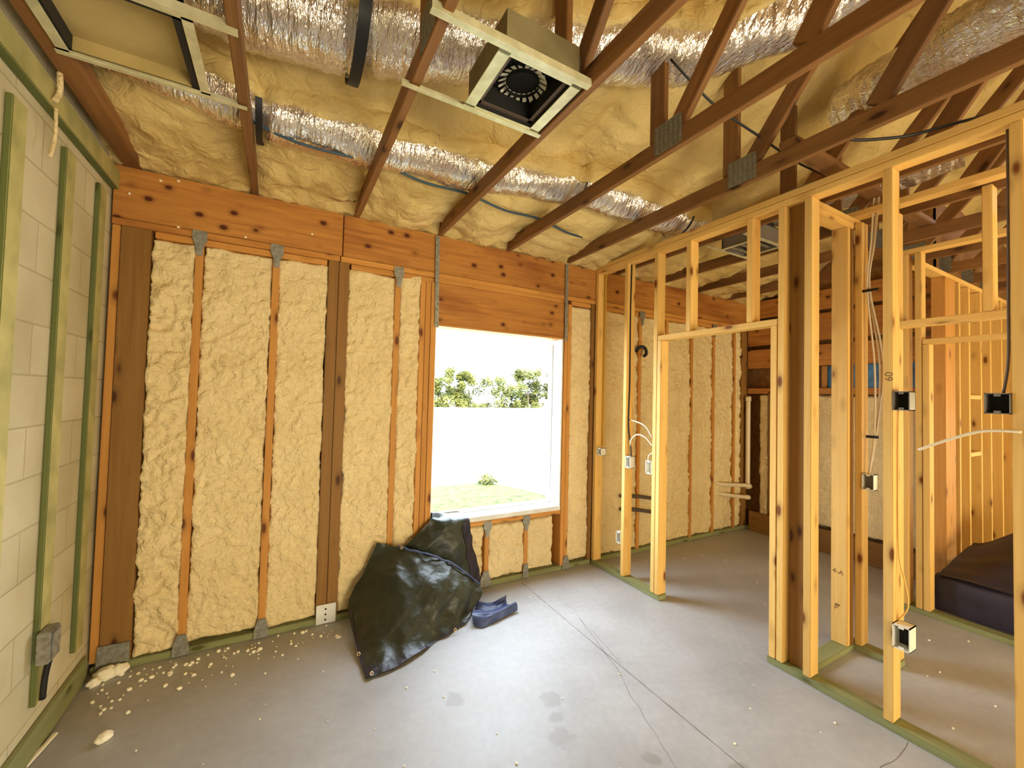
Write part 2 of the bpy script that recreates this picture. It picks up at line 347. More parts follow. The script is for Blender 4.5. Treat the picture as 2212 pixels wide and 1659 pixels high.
struct(rawbox('light_stop_panel_1', .88, 3.52, -6.14, -6.10, 0, 2.17, FENCEM_)); struct(rawbox('light_stop_panel_2', 4.48, 6.32, -6.14, -6.10, 0, 2.32, FENCEM_)); struct(rawbox('light_stop_panel_3', 9.2, 9.24, -4.62, -2.58, 0, 2.22, FENCEM_))  # unseen panels added to close the wall openings against sky light
struct(rawmulti('wall_far', [(9.1, 9.2, -6.0, -4.6, 0, 4), (9.1, 9.2, -2.6, -1.65, 0, 4), (9.1, 9.2, -4.6, -2.6, 2.2, 4)], FOAM))

# roof underside: sprayed foam
def roofz(x, y):
    s = -y
    lo = 2.842 + .15 * s
    z = 2.835 + .36 * min(s, 1.25) + .60 * min(max(s - 1.25, 0), 2.0) - .5 * max(s - 3.25, 0)
    t = min(1, max(0, (s - .50) / .35)); z = lo + (z - lo) * t * t * (3 - 2 * t)
    return z
def roof():
    X0, X1_, Y0, Y1 = XL, 9.2, .12, -6.05
    ys = []; y = Y0
    while y > Y1: ys.append(y); y -= .022 if y > -2.9 else .09
    ys.append(Y1); xs = []; x = X0
    while x < X1_: xs.append(x); x += .024 if x < 6.6 else .06
    xs.append(X1_); vs = []; fs = []
    for y in ys:
        for x in xs:
            b = ((x - x1) / .6096) % 1.0           # 0 at a truss
            sag = math.sin(math.pi * b) ** .7 if 0 < b < 1 else 0
            near = 1 + 1.2 * max(0, 1 + y / .5) if y > -.5 else 1; lump = .034 * fbm((x, y, 2.2), 2.6, 2) + .012 * near * fbm((x, y, 7), 12, 3)
            rid = .026 * (1 - abs(noise.noise(Vector((x * 2.2, y * 7, 1)))) * 2)
            z = roofz(x, y) - .045 * sag + lump - rid * .6
            if y > -.03: z = min(z, 2.79 + .022 * fbm((x, y * .4, 0), 9, 2) - .06 * (y + .02))
            vs.append((x, y + (.05 * noise.noise(Vector((x * 6, y * 4, 3))) if y > -.12 else 0), z))
    n = len(xs)
    for j in range(len(ys) - 1):
        for i in range(n - 1):
            a = j * n + i; fs.append((a, a + n, a + n + 1, a + 1))
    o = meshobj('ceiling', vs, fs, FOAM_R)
    return struct(o)
roof()
struct(rawmulti('roof_deck', [(XL - .2, 9.2, -6.1, .17, 4.6, 4.65), (XL - .2, 9.2, .165, .2, 2.76, 4.65), (XL - .25, XL - .2, -6.1, .17, 2.9, 4.65)], OSB))

# ------------------------------------------------------------------ back wall framing
def st(name, x0, x1_, y0, y1, z0, z1, m, label, cat, group=None): return tag(lum(name, x0, x1_, y0, y1, z0, z1, m), label, cat, group)
st('wall_beam', XL + .012, 1.812, 0, .038, ZB, ZT, W_BEAM, 'wide orange-brown beam over the foam wall, left length up to the joint', 'beam')
st('wall_beam', 1.818, X2, 0, .038, ZB, ZT, W_BEAM, 'long wide orange beam over the window, right of the beam joint', 'beam')
st('top_plate', XL + .012, 1.80, 0, .14, ZB - .041, ZB - .003, W_BEAM, 'thin top plate under the left length of the wide beam', 'plate')
st('top_plate', 1.806, X2, 0, .14, ZB - .041, ZB - .003, W_REAR, 'thin top plate running under the right length of the wide beam', 'plate')
zs = ZB - .043
def rp(x0, x1_, lab): st('lower_top_plate', x0, x1_, .012, .14, zs - .038, zs, W_REAR, lab, 'plate')
rp(.815, 1.722, 'pale recessed plate above the three left foam panels')
rp(1.876, 2.50, 'pale recessed plate between brown post and window header')
rp(3.80, 4.07, 'short pale recessed plate in the corner right of the window')
rp(4.17, 6.40, 'pale recessed plate on the back wall beyond the partition')
zb = .040
st('bottom_plate', XL + .02, 4.07, .002, .14, 0, zb, W_PT, 'green treated bottom plate on the floor along the foam and window wall', 'plate')
st('bottom_plate', 4.165, X2, .002, .14, 0, zb, W_PT, 'green treated bottom plate on the floor at the back wall of the side room', 'plate')
PZ = zs - .038
st('wall_stud', .633, .668, .004, .14, .06, ZB - .043, W_REAR, 'pale narrow stud in the left corner beside the block wall', 'stud')
st('wide_post', .672, .803, 0, .09, .04, ZB - .043, W_POST, 'very wide brown board post at the left end of the foam wall', 'post')
def rstud(x0, x1_, z0, z1, lab, y0=.0, m=W_REAR): return st('wall_stud', x0, x1_, y0, .14, z0, z1, m, lab, 'stud')
rstud(1.004, 1.044, zb, PZ, 'orange stud right of the first foam panel from the left')
rstud(1.402, 1.442, zb, PZ, 'orange stud between the second and third foam panels')
st('wide_post', 1.730, 1.794, 0, .14, zb, ZB - .043, W_POST, 'left ply of the dark brown double post under the beam joint', 'post')
st('wide_post', 1.797, 1.862, 0, .14, zb, ZB - .043, W_POST, 'right ply of the dark brown double post under the beam joint', 'post')
rstud(2.180, 2.220, zb, PZ, 'orange stud halfway between brown double post and window')
rstud(2.372, 2.410, zb, PZ, 'outermost of the three studs on the left of the window')
rstud(2.413, 2.452, zb, PZ, 'middle of the three studs on the left of the window')
rstud(2.455, 2.497, zb, PZ, 'jack stud touching the left edge of the window', -.004)
rstud(3.714, 3.752, zb, PZ, 'jack stud touching the right edge of the window', -.004)
rstud(3.756, 3.796, zb, PZ, 'outer stud on the right of the window')
st('wall_stud', 4.028, 4.068, -.002, .14, zb, ZB - .043, W_POST, 'dark brown corner stud where the partition meets the window wall', 'stud')
rstud(2.965, 3.003, zb, .50, 'short stud under the window nearer the tarp')
rstud(3.335, 3.375, zb, .50, 'short stud under the window nearer the right jamb')
st('window_sill_plate', 2.503, 3.708, -.002, .14, .502, .540, W_REAR, 'orange rough sill board under the white window ledge', 'sill')
st('window_header', 2.503, 3.712, .004, .042, WZ1 + .012, ZB - .075, W_BEAM, 'reddish header board with dark knots above the window', 'header')
st('header_plate', 2.50, 3.712, -.008, .14, ZB - .077, ZB - .044, W_REAR, 'flat orange plate between the wide beam and window header', 'plate')
st('header_board', 2.503, 3.712, -.002, .14, WZ1 - .005, WZ1 + .012, W_REAR, 'thin lit board along the top of the window opening', 'board')
for k, (a, b, g) in enumerate(((4.66, 4.70, 'first'), (5.062, 5.102, 'second'), (5.468, 5.508, 'third'), (5.86, 5.90, 'fourth'), (6.26, 6.30, 'fifth'))):
    rstud(a, b, zb, PZ, ['dark stud on the back wall just beyond the partition, by the black hose', 'first stud seen through the door frame at left, on the back wall', 'second back wall stud seen through the door frame', 'third back wall stud seen through the door frame, by the pipes', 'fourth back wall stud through the door frame, beside the vertical pipe'][k])
st('wide_post', 6.42, X2 - .002, 0, .14, zb, ZB - .043, W_POST, 'brown corner post at the far end of the back wall', 'post')

# window: wrapped opening
wn = bpy.data.objects.new('window_1', None); COL.objects.link(wn); wn.location = ((WX0 + WX1) / 2, .08, WZ0); struct(wn)
lum('window_sill', WX0 - .004, WX1 + .006, -.012, .175, .541, .580, WRAP, wn)
lum('window_jamb', WX1 - .006, WX1 + .012, .0, .175, .582, WZ1 - .006, WRAP, wn)
lum('window_jamb', WX0 - .005, WX0 + .010, .03, .175, .582, WZ1 - .006, WRAP, wn)
lum('window_frame', WX1 - .040, WX1 - .008, .135, .165, .582, WZ1 - .03, WRAP, wn)
lum('window_frame', WX0 + .01, WX1 - .04, .135, .165, .582, .606, WRAP, wn)

# metal connectors
def strap(name, pts, m, lab, th=.003, y=-.004, parent=None, grp=None, cat='strap'):
    """flat plate in the wall plane: pts = outline (x, z)"""
    n = len(pts); vs = [(x, y, z) for x, z in pts] + [(x, y - th, z) for x, z in pts]
    fs = [tuple(range(n)), tuple(reversed(range(n, 2 * n)))] + [(i, i + n, (i + 1) % n + n, (i + 1) % n) for i in range(n)]
    o = meshobj(name, vs, fs, m, parent, False)
    if lab: tag(o, lab, cat, grp)
    return o
def studtie(xc, zt, lab, zl=.15):
    return strap('stud_tie', [(xc - .036, zt), (xc + .034, zt - .002), (xc + .036, zt - .06), (xc + .022, zt - .085), (xc + .014, zt - zl), (xc - .014, zt - zl), (xc - .024, zt - .08), (xc - .037, zt - .05)], GALV, lab, cat='metal tie')
studtie(1.024, 2.492, 'grey metal tie at the top of the first orange stud from left')
studtie(1.425, 2.490, 'grey metal tie at the top of the second orange stud from left')
studtie(2.205, 2.482, 'grey metal tie half buried in foam left of the window, near the beam')
studtie(2.985, .532, 'grey metal tie under the sill nearer the tarp', .13)
studtie(3.355, .534, 'grey metal tie under the sill nearer the right jamb', .13)
studtie(4.70, 2.46, 'grey metal tie on the back wall just beyond the partition')
studtie(5.88, 2.45, 'grey metal tie above the door header on the far back wall')
def foot(xc, h, wd, lab): return strap('post_base', [(xc - wd, .004), (xc + wd, .004), (xc + wd * .9, h * .5), (xc + .020, h), (xc - .020, h), (xc - wd * .9, h * .5)], GALV, lab, .004, -.005, cat='metal bracket')
foot(1.024, .125, .042, 'grey metal foot bracket under the first orange stud from left')
foot(1.422, .12, .042, 'grey metal foot bracket under the second orange stud from left')
foot(3.355, .12, .03, 'grey metal foot bracket on the plate below the window')
foot(3.78, .12, .04, 'grey metal foot bracket at the outer stud right of the window')
foot(2.975, .13, .05, 'grey metal foot bracket at the floor just right of the tarp')
strap('post_base', [(.662, .006), (.800, .01), (.800, .150), (.668, .150)], GALV, 'large grey metal bracket at the foot of the wide left post', .005, -.006, cat='metal bracket')
pb = strap('post_base', [(1.733, .004), (1.853, .004), (1.853, .130), (1.733, .130)], WRAP, 'pale metal bracket with bolt holes under the brown double post', .005, -.006, cat='metal bracket')
for (bx, bz) in ((1.79, .10), (1.79, .065), (1.79, .03)):
    tube('bolt', [(bx, -.009, bz), (bx, -.014, bz)], .006, BLACK, pb, 8, 2)
def longstrap(xc, lab, lean):
    o = strap('hold_down_strap', [(xc - .016, ZT - .01), (xc + .016, ZT - .01), (xc + .016 + lean, WZ1 - .02), (xc - .016 + lean, WZ1 - .02)], GALV, lab, .003, -.012)
    vs = []; fs = []
    for i in range(14):
        z = ZT - .03 - i * .05; x = xc + lean * (ZT - z) / .7
        b = len(vs)
        for k in range(6): vs.append((x + .0035 * math.cos(k * math.pi / 3), -.0158, z + .0035 * math.sin(k * math.pi / 3)))
        fs.append(tuple(range(b, b + 6)))
    h = meshobj('nail_holes', vs, fs, BLACK, o, False); h['kind'] = 'stuff'
longstrap(2.487, 'long perforated grey strap nailed over the beam left of the window', .012)
longstrap(3.720, 'long perforated grey strap nailed over the beam right of the window', .006)

# spray foam panels between studs
def foam(x0, x1_, z0, z1, lab, ov=(.006, .006), seed=0, amp=1.0, yb=.016, axis='y', base=0, res=.0105, grp=None, name='spray_foam'):
    nu = max(6, int((x1_ - x0) / res)); nv = max(8, int((z1 - z0) / res))
    a0, a1 = x0 - ov[0] - .006, x1_ + ov[1] + .006; z0 -= .012
    def fn(u, v):
        e = min(u, 1 - u) * (a1 - a0); f = min(v, 1 - v) * (z1 - z0)
        z = z0 + (z1 - z0) * v
        wob = .014 * noise.noise(Vector((seed * 3.1, 0, z * 9))) + .007 * noise.noise(Vector((seed, 3, z * 34)))
        wob2 = .014 * noise.noise(Vector((seed * 3.1, 9, z * 9))) + .007 * noise.noise(Vector((seed, 7, z * 34)))
        l = a0 + wob; r = a1 + wob2
        x = l + (r - l) * u
        zz = z + (.012 * noise.noise(Vector((x * 12, seed, 1.5))) if (v < .02 or v > .98) else 0)
        d = min(e, f)
        edge = 1 - min(1, d / .022); edge = edge ** 3
        p = Vector((x + seed * 5, 0, zz))
        n1 = noise.fractal(p * 7, 1, 2.0, 2); n2 = noise.noise(Vector((p.x * 30 + n1 * 1.5, 0, p.z * 24))); n3 = 1 - 2 * abs(noise.noise(Vector((p.x * 17 + n1, 4, p.z * 15))))
        smoothtop = min(1, max(.25, (z1 - zz) / .22)) if z1 > 2 else 1
        y = yb - amp * (.013 * n1 + (.009 * n2 + .009 * n3) * smoothtop) + edge * .035
        if e < 1e-6 or f < 1e-6: y = .13
        if axis == 'y': return (x, base + y, zz)
        return (base + y, -x, zz)
    vs, fs = grid(nu, nv, fn)
    if axis == 'x': fs = [tuple(reversed(f)) for f in fs]
    return tag(meshobj(name, vs, fs, FOAM), lab, 'spray foam', grp)
foam(.803, 1.006, .055, PZ + .005, 'narrow lumpy cream foam panel right of the widest brown post', (0, .003), 1, 1.5, .010)
foam(1.044, 1.402, .068, PZ + .004, 'widest cream foam panel, second from the left wall', (.004, .002), 2)
foam(1.442, 1.730, .052, PZ + .004, 'cream foam panel just left of the dark double post', (.006, .003), 3, .85)
foam(1.864, 2.180, .05, PZ + .004, 'cream foam panel right of the dark double post, shadowed by the tarp', (.006, .012), 4, .95)
foam(2.220, 2.372, .05, PZ + .035, 'narrow cream foam strip with a bulging top left of the window', (.004, .006), 5, 1.1, .012)
foam(3.796, 4.028, .07, PZ + .002, 'cream foam strip between window stud and dark corner stud', (.0, .012), 6, .8)
foam(2.56, 2.965, .055, .498, 'small foam panel under the window, mostly behind the tarp', (0, -.01), 7)
foam(3.003, 3.335, .062, .496, 'cream foam panel under the middle of the window sill', (.004, .002), 8, 1.2, .008)
foam(3.375, 3.712, .062, .496, 'cream foam panel under the right end of the window sill', (.0, -.07), 9, .9)
foam(4.16, 4.66, .055, PZ + .004, 'foam panel on the back wall directly beyond the partition corner', (-.02, .0), 10, 1.3, res=.012)
foam(4.70, 5.062, .055, PZ + .004, 'foam panel behind the black hose on the far back wall', (.0, .0), 11, 1.3, res=.012)
foam(5.102, 5.468, .055, PZ + .004, 'foam panel seen through the left of the door frame', (.0, .008), 12, 1.3, res=.012)
foam(5.508, 5.86, .055, PZ + .004, 'foam panel in the middle of the view through the door frame', (.0, .0), 13, 1.3, res=.012)
foam(5.90, 6.26, .055, PZ + .004, 'foam panel above the horizontal pipes beyond the door frame', (-.01, -.01), 14, 1.3, res=.012)
foam(6.30, 6.42, .055, PZ + .004, 'narrowest foam strip, behind the tall pipe in the far corner', (.0, .0), 15, 1.3, res=.012)

# ------------------------------------------------------------------ left wall furring
for (y0, y1, z0, z1, lab) in ((-.985, -.892, .10, 2.55, 'green furring strip on the block wall nearest the camera'), (-.578, -.488, .22, 2.575, 'middle green furring strip on the block wall, above the grey box'), (-.205, -.118, .235, 2.585, 'green furring strip on the block wall nearest the corner')):
    st('furring_strip', XL + .001, XL + .022, y0, y1, z0, z1, W_FUR, lab, 'furring strip')
for (y0, y1, z0, z1, lab) in ((-1.39, -1.30, .12, 2.60, 'green furring strip on the block wall left of the picture edge'),):
    st('furring_strip', XL + .001, XL + .022, y0, y1, z0, z1, W_FUR, lab, 'furring strip')
st('ledger_strip', XL + .001, XL + .038, -6.0, -.005, 2.640, 2.742, W_FUR, 'long green treated board along the top of the block wall', 'board')
st('ledger_strip', XL + .001, XL + .020, -6.0, -.03, .003, .128, W_PT, 'dull green board along the bottom of the block wall', 'board')
bx = empty('junction_box', (.655, -.57, .44), 'grey metal box on the middle furring strip low on the block wall', 'junction box')
lum('box_body', XL + .023, XL + .065, -.612, -.520, .40, .53, GALV, bx, .004)
lum('box_cover', XL + .066, XL + .071, -.600, -.532, .41, .52, GALV, bx, .002)
tube('conduit_stub', [(XL + .05, -.565, .40), (XL + .04, -.565, .33), (XL + .036, -.565, .24)], .011, BLKM, bx)

# ------------------------------------------------------------------ roof trusses
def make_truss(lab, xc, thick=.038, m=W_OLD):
    t = empty('roof_truss', (xc, 0, ZT), lab, 'roof truss', 'roof trusses'); W = (0, 0, 1)
    lum('bottom_chord', xc - thick / 2, xc + thick / 2, -6.0, .05, ZT, ZT + .089, m, t)
    def bar(n, y0, z0, y1, z1, w=.089): return beam(n, (xc, y0, z0), (xc, y1, z1), (0, -(z1 - z0), (y1 - y0)), w, thick - .002, m, t)
    bar('top_chord', .05, 2.925 - .0, -3.2, 2.925 + 1.65); bar('top_chord', -3.2, 2.925 + 1.65, -6.0, 2.925 + .25)
    bar('vertical_web', -1.585, ZT + .092, -1.585, 3.66)
    bar('diagonal_web', -1.69, ZT + .10, -2.55, 3.96)
    bar('diagonal_web', -2.26, ZT + .095, -3.05, 4.10)
    for s in (-1, 1):
        pl = lum('connector_plate', xc + s * (thick / 2 + .0015) - .001, xc + s * (thick / 2 + .0015) + .001, -1.74, -1.575, ZT + .01, ZT + .155, PLATE, t, 0)
        vs = []; fs = []
        for i in range(6):
            y = -1.725 + i * .028; b = len(vs); xx = xc + s * (thick / 2 + .0032)
            vs += [(xx, y, ZT + .018), (xx, y + .010, ZT + .018), (xx, y + .010, ZT + .147), (xx, y, ZT + .147)]; fs.append((b, b + 1, b + 2, b + 3))
        g = meshobj('tooth_slots', vs, fs, DARK, pl, False); g['kind'] = 'stuff'
    return t
TL = {-1: 'double roof truss hugging the block wall at the far left', 0: 'roof truss whose chord drops past the big return box, second from the block wall',
      1: 'roof truss left of the square duct box, holding its strap ends', 2: 'roof truss running behind the right side of the square duct box',
      3: 'roof truss whose chord ends on the beam above the middle of the window', 4: 'roof truss nearest the partition on its window side, with round dark knot',
      5: 'first roof truss beyond the partition top plate', 6: 'second roof truss beyond the partition top plate', 7: 'third roof truss beyond the partition top plate',
      8: 'fourth roof truss beyond the partition, near the far wall', 9: 'roof truss over the farthest framed rooms', 10: 'last roof truss over the farthest framed rooms', 11: 'roof truss at the outer end of the farthest framed rooms'}
for k in range(-1, 12):
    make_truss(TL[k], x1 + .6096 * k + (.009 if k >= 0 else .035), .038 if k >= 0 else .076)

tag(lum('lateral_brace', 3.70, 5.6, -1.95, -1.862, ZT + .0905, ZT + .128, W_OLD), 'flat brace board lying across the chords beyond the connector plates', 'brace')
# ------------------------------------------------------------------ foil ducts under the roof
def duct(name, pts, rad, lab, seed, pinch=(), nseg=40, cover=True):
    P = [Vector(p) for p in pts]; Q = []; T = []
    L = [0]
    for i in range(len(P) - 1): L.append(L[-1] + (P[i + 1] - P[i]).length)
    n = int(L[-1] / .009)
    def at(s):
        for i in range(len(P) - 1):
            if s <= L[i + 1] or i == len(P) - 2:
                a = P[max(i - 1, 0)]; b = P[i]; c = P[i + 1]; d = P[min(i + 2, len(P) - 1)]; t = (s - L[i]) / (L[i + 1] - L[i])
                return .5 * ((2 * b) + (c - a) * t + (2 * a - 5 * b + 4 * c - d) * t * t + (3 * b - a - 3 * c + d) * t ** 3), i + t
    root = None
    for layer in (0, 1) if cover else (0,):
        vs = []; fs = []; first = math.pi * .0
        ns = nseg
        nl = n if layer == 0 else n // 2
        for i in range(nl + 1):
            s = L[-1] * i / nl; q, ti = at(s); q2, _ = at(min(s + .02, L[-1])); q1, _ = at(max(s - .02, 0)); t = (q2 - q1).normalized()
            side = t.cross(Vector((0, 0, 1))).normalized(); up = side.cross(t)
            i0 = min(int(ti), len(P) - 2); r = rad[i0] * (1 - (ti - i0)) + rad[i0 + 1] * (ti - i0)
            for ps in pinch: r *= 1 - .35 * math.exp(-((q.x - ps) / .035) ** 2)
            for k in range(ns + 1):
                if layer == 0:
                    an = 2 * math.pi * k / ns
                    rr = r + .008 * noise.noise(Vector((s * 26, math.cos(an) * 1.6, math.sin(an) * 1.6 + seed))) + .007 * noise.noise(Vector((s * 70, an * 2, seed))) + .022 * noise.noise(Vector((s * 3, math.cos(an), math.sin(an) + seed)))
                else:
                    sw = noise.noise(Vector((s * 5, seed, 1))) * .5
                    a0 = math.radians(-20) + sw * .5 + .10 * noise.noise(Vector((s * 14, seed, 4))) + .07 * noise.noise(Vector((s * 45, seed, 2))); an = a0 + (math.radians(165) - a0) * k / ns
                    rr = r + .020 + .012 * noise.noise(Vector((s * 9, an * 2, seed))) + .006 * noise.noise(Vector((s * 30, an * 6, seed))) - (.04 if k in (0, ns) else 0)
                vs.append(q + side * (math.cos(an) * rr) + up * (math.sin(an) * rr))
        m1 = ns + 1
        for i in range(nl):
            for k in range(ns): a = i * m1 + k; fs.append((a, a + 1, a + 1 + m1, a + m1))
        if layer == 0:
            root = tag(meshobj(name, vs, fs, FOIL), lab, 'duct')
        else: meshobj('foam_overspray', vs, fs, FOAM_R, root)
    return root
duct('foil_duct', [(.75, -.74, 3.05), (1.30, -.60, 3.00), (1.66, -.60, 3.01), (2.10, -.63, 3.01), (2.50, -.66, 3.01), (2.97, -.74, 3.03), (3.30, -.80, 3.03), (3.75, -.82, 3.02), (4.45, -.80, 3.03)],
     [.15, .16, .165, .15, .14, .14, .14, .14, .14], 'foil-wrapped duct lying over the trusses nearest the window wall', 3, (1.33, 3.20, 4.22))
duct('foil_duct', [(.9, -1.18, 3.20), (1.27, -1.08, 3.20), (1.60, -1.10, 3.21), (1.95, -1.17, 3.24), (2.25, -1.24, 3.28), (2.50, -1.32, 3.33), (2.95, -1.47, 3.39), (3.30, -1.66, 3.42), (3.55, -1.90, 3.46), (3.78, -2.25, 3.50), (3.9, -2.7, 3.5)],
     [.21, .22, .22, .20, .185, .175, .17, .165, .16, .16, .16], 'upper foil-wrapped duct sagging behind the square duct box', 17, (1.72,))
duct('foil_duct', [(4.45, -1.85, 3.36), (4.35, -2.25, 3.34), (4.28, -2.6, 3.33), (4.2, -3.2, 3.33)], [.14, .15, .15, .15], 'foil-wrapped duct beyond the last chord at the upper right corner', 29, (), cover=False)
duct('foil_duct', [(2.20, -1.86, 3.02), (2.26, -1.95, 3.12), (2.34, -2.12, 3.22), (2.4, -2.5, 3.28)], [.10, .12, .12, .12], 'crumpled foil duct rising behind the square duct box', 41, (), cover=False)
duct('foil_duct', [(4.72, -1.08, 2.99), (4.8, -1.25, 3.03), (5.0, -1.6, 3.1), (5.1, -2.2, 3.15)], [.10, .11, .11, .11], 'foil duct above the register box beyond the partition', 53, (), cover=False)
def sling(x, y, z, r, lab, wd=.03):
    vs, fs = grid(1, 20, lambda u, v: (x + (u - .5) * wd, y + math.cos(math.pi * (1.15 + .9 * v) - .1) * r, z + math.sin(math.pi * (1.1 + .85 * v)) * r))
    return tag(meshobj('hanging_strap', vs, fs, BLKM), lab, 'strap')
sling(1.72, -1.12, 3.215, .235, 'thick black strap slung under the upper foil duct', .05)
sling(3.20, -.78, 3.03, .15, 'thin black strap under the lower foil duct between two chords', .02)
sling(1.335, -.60, 3.00, .17, 'black strap under the lower foil duct beside the left truss', .03)
sling(4.20, -.83, 3.02, .16, 'black strap under the lower foil duct above the partition plate', .02)
# sprayed lumps hanging low between chords right above the beam
# ceiling boxes
def vent_box():
    t = empty('duct_box', (2.28, -1.61, ZT), 'square metal duct box with a toothed round collar between two trusses', 'duct box')
    zf = ZT - .004
    for (y0, y1) in ((-1.448, -1.426), (-1.806, -1.780)):
        lum('mounting_rail', 1.848, 2.492, y0, y1, zf - .008, zf - .003, TIN, t, .001)
        lum('rail_lip', 1.848, 2.492, (y0 if y0 < -1.7 else y1) - .002, (y0 if y0 < -1.7 else y1) + .002, zf - .008, zf + .022, TIN, t, .001)
    for (a, b, c, d) in ((2.105, 2.152, -1.778, -1.450), (2.425, 2.472, -1.778, -1.450), (2.105, 2.472, -1.795, -1.760), (2.105, 2.472, -1.462, -1.440)):
        lum('flange', a, b, c, d, zf - .003, zf, TIN, t, .001)
    x0, x1_, y0, y1, zt = 2.150, 2.427, -1.762, -1.460, ZT + .125
    for (a, b, c, d) in ((x0 - .022, x0, y0 - .02, y1 + .02), (x1_, x1_ + .022, y0 - .02, y1 + .02), (x0, x1_, y0 - .02, y0), (x0, x1_, y1, y1 + .02)):
        rawbox('box_side', a, b, c, d, ZT, zt, BOARDD, t)
    for (a, b, c, d) in ((x0, x0 + .003, y0, y1), (x1_ - .003, x1_, y0, y1), (x0, x1_, y0, y0 + .003), (x0, x1_, y1 - .003, y1)):
        rawbox('inner_liner', a, b, c, d, ZT - .002, zt, BLACK, t)
    rawbox('box_lid', x0 - .022, x1_ + .022, y0 - .02, y1 + .02, zt, zt + .02, BOARDD, t)
    rawbox('lid_liner', x0, x1_, y0, y1, zt - .006, zt - .001, BLACK, t)
    for (a, b, c, d) in ((x0 + .004, x0 + .022, y0, y1), (x1_ - .022, x1_ - .004, y0, y1), (x0, x1_, y0 + .004, y0 + .022), (x0, x1_, y1 - .022, y1 - .004)):
        rawbox('inner_rim', a, b, c, d, ZT + .012, ZT + .016, GREYBR, t)
    cx, cy, cz, R1 = 2.325, -1.555, zt - .012, .066
    tube('collar', [(cx, cy, zt - .02), (cx, cy, zt - .035)], .072, BLACK, t, 32, 2, False)
    vs = []; fs = []
    for i in range(32): a = i * math.pi / 16; vs.append((cx + .070 * math.cos(a), cy + .070 * math.sin(a), cz - .001))
    meshobj('collar_throat', vs, [tuple(range(32))], BLACK, t, False)
    for i in range(20):
        a = 2 * math.pi * i / 20; w2 = .105; vs = []
        for (r, da, dz) in ((.072, -w2, -.004), (.072, w2, -.004), (.103, w2 * .8, -.014 - .012 * rnd.random()), (.103, -w2 * .8, -.016)):
            vs.append((cx + r * math.cos(a + da), cy + r * math.sin(a + da), cz + dz))
        vs += [(x, y, z - .001) for x, y, z in vs]
        meshobj('collar_tab', vs, [(0, 1, 2, 3), (7, 6, 5, 4), (0, 4, 5, 1), (1, 5, 6, 2), (2, 6, 7, 3), (3, 7, 4, 0)], TAB, t, False)
GREYBR = plain('liner_edge', lin((92, 76, 66)), .6)
vent_box()
def return_box():
    t = empty('return_air_box', (.95, -1.15, ZT), 'large shallow return air box with tan board panel beside the block wall', 'return air box')
    zf = ZT - .006
    for (y0, y1) in ((-.945, -.925), (-1.372, -1.350)):
        lum('mounting_rail', .715, 1.305, y0, y1, zf - .006, zf - .001, TIN, t, .001)
        lum('rail_lip', .715, 1.305, (y0 if y0 < -1 else y1) - .002, (y0 if y0 < -1 else y1) + .002, zf - .006, zf + .025, TIN, t, .001)
    for (a, b, c, d) in ((.722, .758, -1.35, -.945), (1.145, 1.178, -1.35, -.945), (.722, 1.178, -1.368, -1.335), (.722, 1.178, -.958, -.940)):
        lum('flange', a, b, c, d, zf - .003, zf, TIN, t, .001)
    rawbox('back_panel', .755, 1.15, -1.345, -.95, ZT + .05, ZT + .065, BOARD, t)
    for (a, b, c, d) in ((.752, .766, -1.345, -.95), (1.118, 1.15, -1.345, -.95), (.755, 1.15, -1.345, -1.315)):
        rawbox('gasket', a, b, c, d, ZT - .002, ZT + .052, BLACK, t)
    rawbox('side_board', .755, 1.15, -.958, -.950, ZT, ZT + .052, BOARD, t)
    return t
return_box()
def register():
    t = empty('register_box', (4.72, -1.12, ZT), 'dark register box with rails beyond the partition, under the roof trusses', 'register box')
    zf = ZT - .004
    for (y0, y1) in ((-.985, -.965), (-1.29, -1.265)): lum('mounting_rail', 4.36, 4.95, y0, y1, zf - .008, zf, TIN, t, .001)
    for (a, b) in ((4.53, 4.56), (4.84, 4.87)): lum('flange', a, b, -1.27, -.98, zf - .004, zf, TIN, t, .001)
    rawmulti_ch = rawbox('box_body', 4.55, 4.85, -1.27, -.98, ZT + .11, ZT + .13, BLACK, t)
    for (a, b, c, d) in ((4.55, 4.56, -1.27, -.98), (4.84, 4.85, -1.27, -.98), (4.55, 4.85, -1.275, -1.265), (4.55, 4.85, -.985, -.975)): rawbox('box_side', a, b, c, d, ZT, ZT + .12, GREYP, t)
    for i in range(3): lum('louver', 4.56, 4.84, -1.20 + i * .08, -1.17 + i * .08, ZT + .01, ZT + .016, GALV, t, .001)
register()

# ------------------------------------------------------------------ partition
P0, P1 = XR, XR + .089
ZP = 2.734
def ps(y0, y1, z0, z1, lab, name='partition_stud', m=W_STUD, x0=P0, x1_=P1): return st(name, x0, x1_, y0, y1, z0, z1, m, lab, 'stud')
st('partition_top_plate', P0, P1, -6.0, -.004, 2.774, 2.812, W_STUD, 'upper board of the doubled top plate on the long partition', 'plate')
st('partition_top_plate', P0 + .002, P1, -6.0, -.004, ZP + .001, 2.772, W_STUD, 'lower board of the doubled top plate on the long partition', 'plate')
st('partition_bottom_plate', P0, P1, -.80, -.004, 0, .038, W_PT, 'short green bottom plate between the corner and the door frame', 'plate')
st('partition_bottom_plate', P0, P1, -6.0, -1.612, 0, .038, W_PT, 'long green bottom plate running toward the camera at the right', 'plate')
ps(-.044, -.006, .04, ZP, 'partition stud fixed against the window wall')
st('furring_board', P1 - .022, P1 - .002, -.064, -.046, 1.10, ZP, WIREY, 'narrow yellow strip on the corner partition stud', 'board')
ps(-.424, -.386, .04, ZP, 'partition stud with black cable and white box between corner and door')
ps(-.752, -.714, .04, ZP, 'king stud on the left of the door frame')
ps(-.792, -.754, .04, 2.020, 'jack stud under the left end of the door header')
